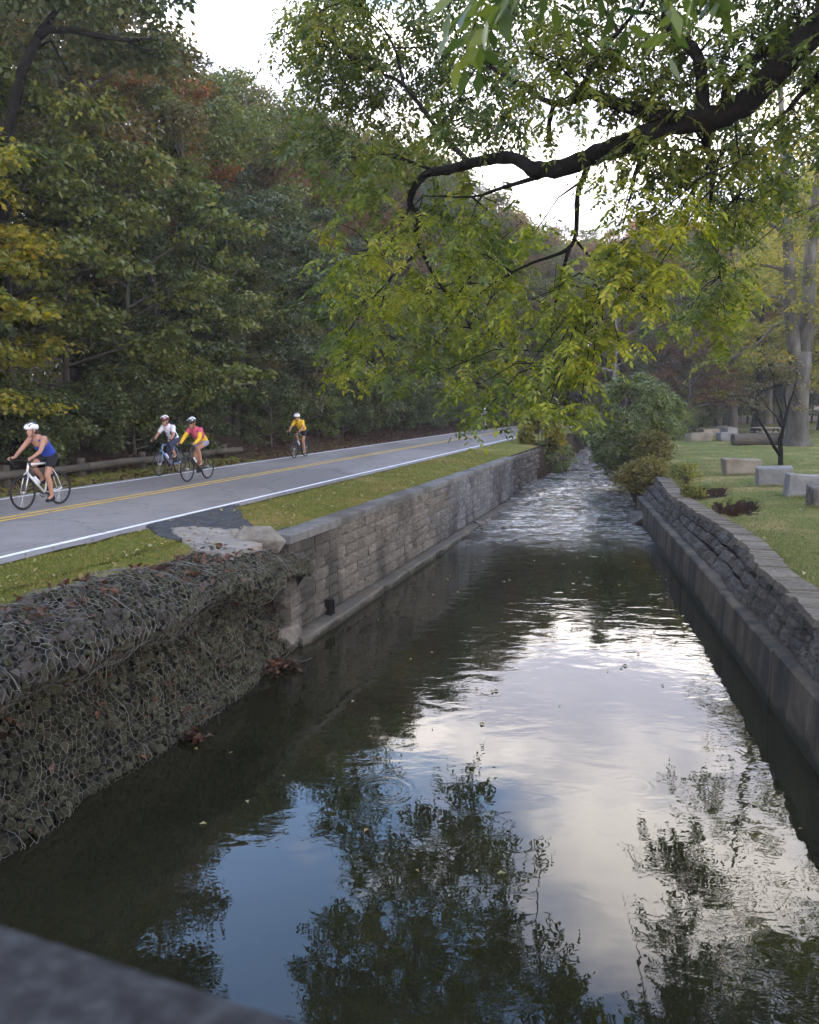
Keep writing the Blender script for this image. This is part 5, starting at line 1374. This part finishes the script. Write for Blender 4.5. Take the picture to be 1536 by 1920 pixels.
for (px, py, Yn) in ((1000, -60, 2.6), (1060, -70, 2.5), (1120, -80, 2.7), (960, -70, 2.8), (1300, -90, 3.0), (1400, -80, 2.9), (890, -60, 3.0)):
    q = rel(px, py, Yn); mbL.tube([Vector(Pn[-3]), q + Vector((0, .1, .12)), q], [.005, .004, .003], 4, False)
    for k in range(2):
        az = g.uniform(0, 6.28); compound(Vector(q), (math.cos(az), math.sin(az) * .5, -.25), .26, 9, .11)
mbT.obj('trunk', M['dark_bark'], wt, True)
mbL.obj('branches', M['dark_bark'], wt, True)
mbW.obj('leaf_stalks', LF['walnut'], wt)
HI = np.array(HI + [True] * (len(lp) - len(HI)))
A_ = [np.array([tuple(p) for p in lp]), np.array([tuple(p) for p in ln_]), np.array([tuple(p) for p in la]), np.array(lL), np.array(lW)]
for nm, sel, lfm in (('upper_foliage', HI, 'walnut_shaded'), ('hanging_foliage', ~HI, 'walnut')):
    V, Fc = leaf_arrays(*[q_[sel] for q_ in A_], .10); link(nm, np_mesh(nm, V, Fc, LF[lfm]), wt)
# upper crown, coarser
cs = [(max(-2.6, g.normal() * 2.4), max(-3.5, min(3.5, g.normal() * 2.4)), max(8.2, 10.5 + g.normal() * 1.8)) for _ in range(90)]
mb = MB()
for c in cs: mb.tube([(-.8, -.2, min(c[2] - .5, 10.5)), (c[0] * .6, c[1] * .6, c[2] - .3), c], [.04, .025, .006], 4, False)
mb.obj('upper_branches', M['dark_bark'], wt)
V, Fc = leaf_arrays(*clump_leaves(g, cs, list(g.uniform(.5, .9, len(cs))), 90, .13, .5)); link('upper_crown', np_mesh('upper_crown', V, Fc, LF['walnut']), wt)
tag(wt, 'walnut tree with a long dark limb and feathery leaves hanging over the creek', 'tree')

# ------------------------------------------------------------------ grass blades and fallen leaves
def blades(name, pts, mat, h, label, cat):
    n = len(pts); P = np.array(pts); ax = norm(g.normal(size=(n, 3)) * .45 + np.array([0, 0, 1])); nr = norm(np.cross(ax, g.normal(size=(n, 3))))
    L = h * g.uniform(.5, 1.3, n); V, Fc = leaf_arrays(P + ax * (L * .42)[:, None], nr, ax, L, L * .16, 0)
    return tag(link(name, np_mesh(name, V, Fc, mat)), label, cat, kind='stuff')
pts = []
for _ in range(60000):
    Y = 5 + 30 * random.random() ** 1.7; v0 = 6.5 if Y < 13.1 else 6.15
    v = random.uniform(v0, 8.02) + 0.08 * fbm(Y * 2, 1)
    if 11 < Y < 17.5:
        xq = xv(Y, v); qx, qy = proj(xq, Y, bank_z(v, xq, Y))
        if random.random() < .95 and inside(qx, qy, [(285, 1000), (325, 966), (442, 944), (455, 975), (545, 990), (545, 1030), (450, 1044), (350, 1034)]): continue
    x = xv(Y, v)
    if fbm(x * 1.2, Y * 1.2, 4) > .18 and random.random() < .6: continue
    pts.append((x, Y, bank_z(v, x, Y)))
blades('grass', pts, M['blade'], .055, 'short green grass on the verge between road and creek', 'grass')
pts = []
for _ in range(60000):
    Y = 8.5 + 28 * random.random() ** 1.6; x = xlawn(Y) + .03 + 9 * random.random() ** 1.7
    if hole_depth(x, Y) > .03: continue
    pts.append((x, Y, LZ(x, Y)))
for o_ in [o_ for o_ in COL.objects if o_.name.startswith('stone_block')]:
    bbx = [o_.matrix_basis @ Vector(c_) for c_ in o_.bound_box]; bx0, bx1 = min(c_.x for c_ in bbx), max(c_.x for c_ in bbx); by0, by1 = min(c_.y for c_ in bbx), max(c_.y for c_ in bbx)
    for _ in range(420):
        x = random.uniform(bx0 - .12, bx1 + .12); Y = by0 + random.uniform(-.12, .2)
        for _k in range(2): pts.append((x, Y, LZ(x, Y) + .045 * _k))
blades('grass', pts, M['lawn_blade'], .06, 'short mown grass on the park lawn', 'grass')
pts = []
for _ in range(6000):
    u = random.uniform(8, 40); v = random.uniform(13.95, 15.0); p = Wp(u, v, 0); pts.append((p.x, p.y, bank_z(v, p.x, p.y)))
blades('grass', pts, M['blade'], .08, 'thin grass under the log guardrail', 'grass')
def litter(name, P, mat, ls, label, cat='leaves', tilt=.35):
    P = np.array(P); n = len(P); nr = norm(g.normal(size=(n, 3)) * tilt + np.array([0, 0, 1])); ax = g.normal(size=(n, 3)); ax = norm(ax - nr * np.sum(ax * nr, 1, keepdims=True))
    L = ls * g.uniform(.6, 1.3, n); V, Fc = leaf_arrays(P + np.array([0, 0, .02]), nr, ax, L, L * g.uniform(.4, .65, n), .45)
    return tag(link(name, np_mesh(name, V, Fc, mat)), label, cat, kind='stuff')
P = []
for _ in range(1300):
    Y = 9 + 60 * random.random() ** 1.3; x = xlawn(Y) + .1 + 20 * random.random(); P.append((x, Y, LZ(x, Y) + .02))
litter('fallen_leaves', P, LF['pale'], .10, 'scattered pale fallen leaves on the park lawn')
P = []
for _ in range(800):
    Y = 6 + 45 * random.random() ** 1.4; v = random.uniform(6.3, 8.2); x = xv(Y, v); P.append((x, Y, bank_z(v, x, Y) + .02))
litter('fallen_leaves', P, LF['pale'], .075, 'scattered yellow leaves on the grass verge by the road')
P = []
for _ in range(5000):
    u = random.uniform(10, 80); v = 13.7 + 2.2 * random.random() ** 1.3; pw = Wp(u, v, 0); x = xv(pw.y, v); P.append((x, pw.y, bank_z(v, x, pw.y) + .02))
litter('leaf_litter', P, LF['dry'], .12, 'brown leaf litter along the forest edge of the road')
P = []
for _ in range(620):
    u = random.uniform(5.2, 12.0); cl = fbm(u * 1.1, 3.3); a = abs(random.gauss(0.55, .3)) if random.random() < .55 else random.uniform(1.4, GL - .2)
    if random.random() < .6 and fbm(u * 2.0, a * 2.0, 7.0) < .1: continue
    q = gsurf(u, min(a, GL - .05), .035 if a < 1 else .0); P.append(tuple(Wp(q[0] + GU0, q[1] + 5.6, q[2])))
litter('dry_leaves', P, LF['dry'], .11, 'reddish brown dry leaves caught in the gabion netting', tilt=.8)
P = []
for (px, py, sx, sy, n) in ((530, 1248, 26, 9, 70), (365, 1385, 22, 8, 40), (345, 1340, 12, 14, 20), (265, 1420, 8, 5, 10)):
    for _ in range(n):
        q = onz(px + random.gauss(0, sx * .6), py + random.gauss(0, sy * .6), .03); P.append((q.x, q.y, random.uniform(.0, .07)))
litter('floating_leaves', P, LF['dry'], .12, 'dead brown leaves floating against the gabion and wall foot', tilt=.5)
mb = MB()
for (p0, p1, p2) in (((500, 1230, .1), (560, 1240, .12), (585, 1234, .05)), ((380, 1330, .3), (405, 1325, .25), (412, 1360, .02)), ((520, 1180, .3), (545, 1215, .1), (520, 1245, .0)), ((350, 1370, .2), (390, 1345, .3), (415, 1335, .2))):
    mb.tube([tuple(q) for q in smoothpath([tuple(onz(*p0)), tuple(onz(*p1)), tuple(onz(*p2))], 5)], .007, 4)
o = mb.obj('dead_twigs', M['bark']); tag(o, 'thin dead twigs snagged at the foot of the gabion', 'twigs', kind='stuff')
P = []
for _ in range(70):
    Y = 6.5 + 18 * random.random() ** 1.2; t = random.random(); xl = xv(Y, 5.3); P.append((xl + (xfront(Y) - .15 - xl) * t, Y, -.012))
litter('drifting_leaves', P, LF['pale'], .07, 'small pale leaves drifting on the creek surface', tilt=.1)
#@@PART4

# ------------------------------------------------------------------ bicycles and riders
def blob_mesh(name, parts, mat, vox=0.013, smooth=4):
    """capsules (p0, r0, p1, r1) and ellipsoids ('e', c, r, rot) fused into one continuous surface"""
    mb = MB()
    for q in parts:
        if q[0] == 'e': mb.ellipsoid(q[1], q[2], 14, 10, q[3] if len(q) > 3 else None); continue
        p0, r0, p1, r1 = Vector(q[0]), q[1], Vector(q[2]), q[3]
        mb.tube([p0, p0.lerp(p1, .5), p1], [r0, (r0 + r1) / 2, r1], 10)
        mb.ellipsoid(p0, (r0, r0, r0), 10, 6); mb.ellipsoid(p1, (r1, r1, r1), 10, 6)
    me = mb.mesh(name + '_tmp', None)
    o = bpy.data.objects.new('tmp', me); COL.objects.link(o)
    md = o.modifiers.new('r', 'REMESH'); md.mode = 'VOXEL'; md.voxel_size = vox; md.use_smooth_shade = True
    if smooth: s = o.modifiers.new('s', 'SMOOTH'); s.iterations = smooth; s.factor = .5
    dg = bpy.context.evaluated_depsgraph_get()
    res = bpy.data.meshes.new_from_object(o.evaluated_get(dg)); res.name = name
    bpy.data.objects.remove(o); bpy.data.meshes.remove(me)
    res.materials.clear(); res.materials.append(mat)
    res.polygons.foreach_set('use_smooth', np.ones(len(res.polygons), dtype=bool))
    return res
WR = 0.335
BB = Vector((.42, 0, .275)); RH = Vector((0, 0, WR)); FH = Vector((1.0, 0, WR)); ST_T = Vector((.235, 0, .86)); HT = Vector((.815, 0, .86)); HB = Vector((.86, 0, .71))
def torus(mb, c, R_, r_, n=40, k=6):
    b0 = len(mb.v)
    for i in range(n):
        a = 2 * math.pi * i / n
        for j in range(k):
            q = 2 * math.pi * j / k; rr_ = R_ + r_ * math.cos(q)
            mb.v.append((c[0] + rr_ * math.cos(a), c[1] + r_ * math.sin(q), c[2] + rr_ * math.sin(a)))
    for i in range(n):
        for j in range(k):
            mb.f.append((b0 + i * k + j, b0 + ((i + 1) % n) * k + j, b0 + ((i + 1) % n) * k + (j + 1) % k, b0 + i * k + (j + 1) % k))
def crank_pts(phi):
    l = BB + Vector((math.cos(phi) * .17, .11, math.sin(phi) * .17)); r = BB + Vector((-math.cos(phi) * .17, -.11, -math.sin(phi) * .17))
    return l, r
def bicycle(u, v, z, frame, label, phi, fork='black_frame', drop=True, steer=0.0, tape='black_metal', group='road bicycles being ridden'):
    p = Wp(u, v, z); e = tag(empty('bicycle', (p.x, p.y, z), RZ + math.pi), label, 'bicycle', group)
    fm = M[frame]
    mb = MB()
    for a, c, r in ((HT, ST_T, .019), (HB, BB, .024), (ST_T + Vector((-.035, 0, .07)), BB, .019), (HT + Vector((-.01, 0, .03)), HB, .022)): mb.tube([a, c], r, 8)
    for s in (-1, 1):
        mb.tube([BB, Vector((.1, s * .055, .31)), RH + Vector((0, s * .06, 0))], .011, 6); mb.tube([ST_T + Vector((.01, s * .015, -.03)), Vector((.1, s * .05, .58)), RH + Vector((0, s * .06, 0))], .009, 6)
    mb.obj('frame', fm, e, True)
    mb = MB()
    for s in (-1, 1): mb.tube([HB + Vector((.005, 0, 0)), HB + Vector((.02, s * .05, -.03)), Vector((.945, s * .055, .5)), FH + Vector((0, s * .055, 0))], [.02, .016, .013, .010], 6)
    mb.obj('fork', M[fork], e, True)
    for c in (RH, FH):
        t = empty('wheel', c); t.parent = e
        mb = MB(); torus(mb, (0, 0, 0), WR - .014, .014); mb.obj('tyre', M['tyre'], t, True)
        mb = MB(); torus(mb, (0, 0, 0), WR - .038, .012, 40, 5); mb.obj('rim', M['black_metal'], t, True)
        mb = MB(); mb.tube([(0, -.05, 0), (0, .05, 0)], .022, 8)
        mb.obj('hub', M['steel'], t, True)
        mb = MB()
        for k in range(20):
            a = 2 * math.pi * k / 20; mb.tube([(0, .03 * (-1) ** k, 0), ((WR - .04) * math.cos(a), 0, (WR - .04) * math.sin(a))], .0016, 3, False)
        mb.obj('spokes', M['steel'], t)
    mb = MB(); mb.tube([ST_T + Vector((-.03, 0, .06)), Vector((.195, 0, .945))], .014, 7); mb.obj('seat_post', M['black_metal'], e, True)
    mb = MB(); mb.ellipsoid((.15, 0, .965), (.10, .07, .028), 12, 6); mb.ellipsoid((.27, 0, .968), (.13, .026, .022), 12, 6); mb.obj('saddle', M['black_cloth'], e, True)
    mb = MB(); mb.tube([HT + Vector((-.01, 0, .04)), Vector((.89, 0, .945))], .017, 7); mb.obj('stem', M['black_metal'], e, True)
    mb = MB()
    if drop:
        for s in (-1, 1):
            pts = smoothpath([(.89, 0, .945), (.90, s * .12, .948), (.91, s * .19, .945), (.97, s * .205, .935), (1.00, s * .205, .90), (.985, s * .21, .845), (.93, s * .215, .82), (.86, s * .215, .825)], 4)
            mb.tube([tuple(q) for q in pts], .0145, 6)
            mb.tube([(.965, s * .205, .945), (1.02, s * .205, .965), (1.045, s * .205, 1.0)], [.019, .018, .013], 6); mb.tube([(1.035, s * .205, .965), (1.04, s * .208, .90), (1.015, s * .21, .84)], [.010, .008, .006], 5)
    else:
        for s in (-1, 1): mb.tube([(.89, 0, .945), (.90, s * .12, .96), (.885, s * .27, .97)], .015, 6); mb.tube([(.91, s * .19, .95), (.95, s * .21, .93)], .008, 5)
    mb.obj('handlebar', M[tape], e, True)
    l, r = crank_pts(phi); mb = MB()
    torus(mb, (BB.x, -.045, BB.z), .085, .006, 24, 4); mb.tube([(BB.x, -.08, BB.z), (BB.x, .08, BB.z)], .02, 8)
    mb.tube([(BB.x, .075, BB.z), (l.x, .085, l.z)], .011, 6); mb.tube([(BB.x, -.075, BB.z), (r.x, -.085, r.z)], .011, 6)
    for k in range(5):
        a = phi + k * 1.2566; mb.tube([(BB.x, -.045, BB.z), (BB.x + .085 * math.cos(a), -.045, BB.z + .085 * math.sin(a))], .006, 4)
    mb.obj('crankset', M['black_metal'], e, True)
    for q in (l, r):
        mb = MB(); mb.box(q.x - .045, q.x + .045, q.y - .03, q.y + .03, q.z - .011, q.z + .011); mb.obj('pedal', M['black_metal'], e)
    mb = MB(); d_ = (BB - HB).normalized(); n_ = Vector((-.12, 0, .0))
    c0 = HB + d_ * .22 + Vector((-.025, 0, .05)); mb.tube([c0, c0 + d_ * .16, c0 + d_ * .19], [.034, .034, .02], 9); mb.obj('water_bottle', M['bottle'], e, True)
    return e
def leg_ik(h, a, l1, l2):
    d = a - h; L_ = min(d.length, l1 + l2 - .004); dn = d.normalized()
    x = (l1 * l1 - l2 * l2 + L_ * L_) / (2 * L_); hgt = math.sqrt(max(0, l1 * l1 - x * x))
    fwd = Vector((1, 0, .2)); fwd = (fwd - dn * fwd.dot(dn)).normalized()
    return h + dn * x + fwd * hgt
def person(u, v, z, label, phi, top, top_col, sleeve, short_col, leglen, helmet, skin='skin', glasses=True, hair=True, drop=True, yaw=0.0, sleeve2=None, shoe='black_cloth', panel=None, pack=False, lean=0.0, gloves=None, group=None, sc=1.0):
    p = Wp(u, v, z); e_rz = RZ + math.pi
    hip = {s: Vector((.23, s * .085, .995)) for s in (1, -1)}; pel = Vector((.215, 0, 1.01))
    chest = Vector((.49 + lean, 0, 1.27 - lean * .4)); neck = Vector((.60 + lean, 0, 1.395 - lean * .4)); head = Vector((.70 + lean, 0, 1.495 - lean * .4))
    sh = {s: Vector((.565 + lean, s * .165, 1.335 - lean * .4)) for s in (1, -1)}
    hand = {s: (Vector((1.0, s * .205, .985)) if drop else Vector((.88, s * .25, .995))) for s in (1, -1)}
    elb = {}
    for s in (1, -1):
        m_ = sh[s].lerp(hand[s], .52); elb[s] = m_ + Vector((-.03, s * .055, -.045))
    l, r = crank_pts(phi); ank = {1: l + Vector((-.09, -.0, .095)), -1: r + Vector((-.09, .0, .095))}
    knee = {s: leg_ik(hip[s], ank[s], .43, .425) for s in (1, -1)}
    for s in (1, -1): knee[s].y = hip[s].y + s * .015
    B = []
    tor = [(pel, .125, Vector((.30, 0, 1.10)), .125), (Vector((.30, 0, 1.10)), .125, chest, .135), (chest, .135, Vector((.56 + lean, 0, 1.335 - lean * .4)), .10)]
    for s in (1, -1): tor += [(Vector((.23, s * .06, 1.0)), .105, Vector((.33, s * .05, 1.13)), .10), (Vector((.40, s * .06, 1.19)), .10, Vector((.52 + lean, s * .09, 1.31 - lean * .4)), .085), (Vector((.54 + lean, s * .09, 1.325 - lean * .4)), .07, sh[s], .062)]
    B += tor
    B += [(Vector((.55 + lean, 0, 1.35 - lean * .4)), .062, neck, .055), (neck, .053, head - Vector((.0, 0, .03)), .055)]
    rotz = Matrix.Rotation(yaw, 3, 'Z') @ Matrix.Rotation(.12, 3, 'Y')
    hd = lambda x, y, zz: head + rotz @ Vector((x, y, zz))
    B += [('e', hd(.0, 0, .035), (.098, .076, .105), rotz), ('e', hd(.045, 0, -.045), (.058, .056, .075), rotz), ('e', hd(.098, 0, -.012), (.022, .014, .026), rotz), ('e', hd(.09, 0, -.058), (.016, .026, .012), rotz), ('e', hd(.078, 0, -.098), (.022, .024, .018), rotz)]
    for s in (1, -1): B += [('e', hd(-.005, s * .078, -.01), (.022, .010, .032), rotz)]
    for s in (1, -1):
        B += [(sh[s], .057, elb[s], .043), (elb[s], .042, hand[s] + Vector((-.06, 0, .015)), .028), (hand[s] + Vector((-.06, 0, .015)), .028, hand[s] + Vector((-.01, s * .003, .012)), .030)]
        for k in range(4):     # fingers curled over the hood or grip
            fx = (-.012 + k * .019)
            a_ = hand[s] + Vector((fx + .02, s * .028, .018)); m_ = hand[s] + Vector((fx + .03, s * .040, -.018)); c_ = hand[s] + Vector((fx + .025, s * .014, -.040 + .003 * k))
            B += [(hand[s] + Vector((fx, s * .008, .018)), .0115, a_, .011), (a_, .011, m_, .010), (m_, .010, c_, .0085)]
        B += [(hand[s] + Vector((-.02, -s * .012, .012)), .012, hand[s] + Vector((.02, -s * .030, .002)), .0105), (hand[s] + Vector((.02, -s * .030, .002)), .0105, hand[s] + Vector((.045, -s * .026, -.012)), .009)]
        B += [(hip[s], .098, hip[s].lerp(knee[s], .5), .082), (hip[s].lerp(knee[s], .5), .082, knee[s], .056), (knee[s], .055, knee[s].lerp(ank[s], .33) + Vector((-.018, 0, 0)), .056), (knee[s].lerp(ank[s], .33) + Vector((-.018, 0, 0)), .056, ank[s], .036), (ank[s], .036, ank[s] + Vector((.10, 0, -.05)), .032)]
    body = link('person', blob_mesh('body', B, M[skin], .0125), None, (p.x, p.y, z), (0, 0, e_rz), (sc, sc, sc))
    tag(body, label, 'person', group)
    G = 1.10
    def infl(parts, k=.012): return [(q[0], q[1] + k, q[2], q[3] + k) for q in parts]
    T = infl(tor[:])
    if top == 'tank':
        T = [(pel + Vector((-.01, 0, .0)), .135, Vector((.30, 0, 1.10)), .138), (Vector((.30, 0, 1.10)), .138, chest + Vector((-.03, 0, -.03)), .142)]
        for s in (1, -1): T += [(Vector((.22, s * .06, .99)), .112, Vector((.33, s * .05, 1.13)), .112), (Vector((.40, s * .06, 1.19)), .112, Vector((.47 + lean, s * .07, 1.26 - lean * .4)), .10),
                                (Vector((.44 + lean, s * .07, 1.32 - lean * .4)), .034, Vector((.52 + lean, s * .095, 1.39 - lean * .4)), .018), (Vector((.52 + lean, s * .095, 1.39 - lean * .4)), .018, Vector((.62 + lean, s * .08, 1.30 - lean * .4)), .022)]
    else:
        for s in (1, -1):
            if sleeve == 'short': T += [(sh[s], .072, sh[s].lerp(elb[s], .55), .062)]
            else: T += [(sh[s], .068, sh[s].lerp(elb[s], .5), .060)]
    link('jersey' if top != 'tank' else 'tank_top', blob_mesh('jersey', T, M[top_col], .014), body)
    if sleeve == 'long':
        for s in (1, -1):
            link('sleeve', blob_mesh('sleeve', [(sh[s].lerp(elb[s], .42), .063, elb[s], .053), (elb[s], .053, hand[s] + Vector((-.07, 0, .018)), .038)], M[sleeve2 or top_col], .012), body)
    if panel:                      # differently coloured lower part of the jersey
        Q = infl(tor[:2], .017) if panel[1] == 'low' else infl(tor[1:3], .017)
        if panel[1] == 'low': Q = [(pel, .140, Vector((.31, 0, 1.11)), .143)] + [(Vector((.225, s * .06, .995)), .121, Vector((.33, s * .05, 1.13)), .117) for s in (1, -1)]
        else: Q = [(Vector((.36, s * .085, 1.12)), .085, Vector((.47, s * .10, 1.22)), .080) for s in (1, -1)]
        link('jersey_panel', blob_mesh('jersey_panel', Q, M[panel[0]], .014), body)
    Sx = [(Vector((.20, 0, .99)), .135, Vector((.26, 0, 1.03)), .13)]
    for s in (1, -1):
        Sx += [(hip[s], .112, hip[s].lerp(knee[s], min(1, leglen)), .088 if leglen < 1 else .07)]
        if leglen > 1: Sx += [(knee[s], .069, knee[s].lerp(ank[s], leglen - 1), .062)]
    link('shorts', blob_mesh('shorts', Sx, M[short_col], .014), body)
    for s in (1, -1):
        a_ = ank[s]
        link('shoe', blob_mesh('shoe', [(a_ + Vector((-.035, 0, -.045)), .040, a_ + Vector((.05, 0, -.055)), .040), (a_ + Vector((.05, 0, -.055)), .038, a_ + Vector((.15, 0, -.068)), .030), (a_ + Vector((-.015, 0, -.01)), .042, a_ + Vector((.0, 0, -.04)), .042)], M[shoe], .011), body)
    # helmet with vents
    hm = link('helmet', blob_mesh('helmet', [('e', hd(-.005, 0, .085), (.138, .100, .078), rotz), ('e', hd(-.06, 0, .06), (.085, .090, .07), rotz), ('e', hd(.06, 0, .075), (.085, .085, .055), rotz)], M[helmet[0]], .009, 2), body)
    for k in (-2, -1, 0, 1, 2):
        for (xx, zz, ln) in ((.055, .118, .055), (-.045, .135, .06)):
            y_ = k * .034; zc_ = zz + .036 - .0085 * k * k; rt = rotz @ Matrix.Rotation(.35 if xx > 0 else -.22, 3, 'Y')
            mb = MB(); mb.ellipsoid(hd(xx, y_, zc_ - .006), (ln, .011, .018), 8, 6, rt); mb.obj('vent', M[helmet[1]], hm, True)
    mb = MB()
    for s in (1, -1): mb.tube([hd(.03, s * .083, .04), hd(.035, s * .072, -.03), hd(.045, s * .03, -.105)], .005, 4)
    mb.obj('chin_strap', M['black_cloth'], hm)
    if glasses:
        mb = MB()
        for s in (1, -1): mb.ellipsoid(hd(.092, s * .034, .018), (.014, .032, .019), 10, 6, rotz); mb.tube([hd(.085, s * .06, .02), hd(.0, s * .082, .02)], .004, 4)
        mb.obj('sunglasses', M['black_metal'], body, True)
    if hair:
        link('hair', blob_mesh('hair', [('e', hd(-.05, 0, -.005), (.062, .078, .085), rotz), (hd(-.10, 0, -.02), .03, hd(-.15, 0, -.10), .018)], M['hair'], .011), body)
    if gloves:
        for s in (1, -1): link('glove', blob_mesh('glove', [(hand[s] + Vector((-.06, 0, .016)), .036, hand[s] + Vector((.0, s * .004, .012)), .038)], M[gloves], .010), body)
    if pack:
        link('backpack', blob_mesh('backpack', [(Vector((.22, .0, 1.22)), .085, Vector((.42, 0, 1.40)), .10), (Vector((.25, .06, 1.24)), .07, Vector((.42, .07, 1.40)), .08), (Vector((.25, -.06, 1.24)), .07, Vector((.42, -.07, 1.40)), .08)], M['black_cloth'], .014), body)
    return body
GB = 'bicycles on the road'
RD = ROAD_Z + .006
def put(px0, py0, fwd=0.5):
    """front wheel contact seen at a pixel -> u of the rear hub, v"""
    p = onz(px0, py0, ROAD_Z); u = p.x * ST + p.y * CT; v = -p.x * CT + p.y * ST
    return u + 1.0, v
u, v = put(45, 957)
bicycle(u, v, RD, 'white_frame', 'white and silver road bike ridden by the person in the blue tank top', -1.45, fork='steel', tape='black_metal')
person(u, v, RD, 'cyclist in blue tank top, black shorts and white helmet riding a white road bike', -1.45, 'tank', 'blue_cloth', 'none', 'black_cloth', .52, ('white_shell', 'dark_shell'), 'skin', False, True, True, -.25, lean=-.03)
u, v = put(300, 893)
bicycle(u, v, RD, 'blue_frame', 'blue flat-bar bicycle beside the pink jersey rider', 1.4, fork='blue_frame', drop=False)
person(u, v, RD, 'cyclist in white and navy jersey with backpack and dark red helmet', 1.4, 'jersey', 'white_cloth', 'short', 'navy_cloth', 1.35, ('red_shell', 'white_shell'), 'skin', True, True, False, -.15, panel=('navy_cloth', 'mid'), pack=True, gloves='black_cloth', lean=-.05)
u, v = put(352, 904)
bicycle(u, v, RD, 'black_frame', 'black road bike ridden by the person in the pink and yellow jersey', .5)
person(u, v, RD, 'cyclist in pink and yellow long-sleeved jersey with dark helmet', .5, 'jersey', 'pink_cloth', 'long', 'grey_cloth', .42, ('dark_shell', 'white_shell'), 'tan_skin', True, False, True, 0, sleeve2='yellow_cloth', panel=('yellow_cloth', 'low'))
u, v = put(552, 859)
bicycle(u, v, RD, 'navy_frame', 'dark road bike ridden by the person in the yellow jersey', -1.6)
person(u, v, RD, 'cyclist in bright yellow short-sleeved jersey and white helmet', -1.6, 'jersey', 'yellow_cloth', 'short', 'black_cloth', .5, ('white_shell', 'dark_shell'), 'tan_skin', True, False, True, -.1, panel=('amber_cloth', 'mid'))
u, v = put(886, 806)
v = min(v, 13.0)
bicycle(u, v, RD, 'white_frame', 'far pale bicycle half hidden by the hanging walnut leaves', -1.2)
person(u, v, RD, 'far cyclist in grey half hidden by the hanging walnut leaves', -1.2, 'jersey', 'grey_cloth', 'short', 'grey_cloth', .5, ('white_shell', 'dark_shell'), 'skin', False, False, True)
# ------------------------------------------------------------------ thin valley haze
mb = MB(); mb.box(-560, 800, -70, 470, -2.7, 62)
hz, nt, N, L, out = nmat('haze')
pv = N.new('ShaderNodeVolumePrincipled'); pv.inputs['Density'].default_value = 0.0007
pv.inputs['Color'].default_value = (0.97, 0.97, 0.97, 1); pv.inputs['Anisotropy'].default_value = 0.2
L.new(pv.outputs[0], out.inputs['Volume'])
tag(mb.obj('haze', hz), kind='stuff')
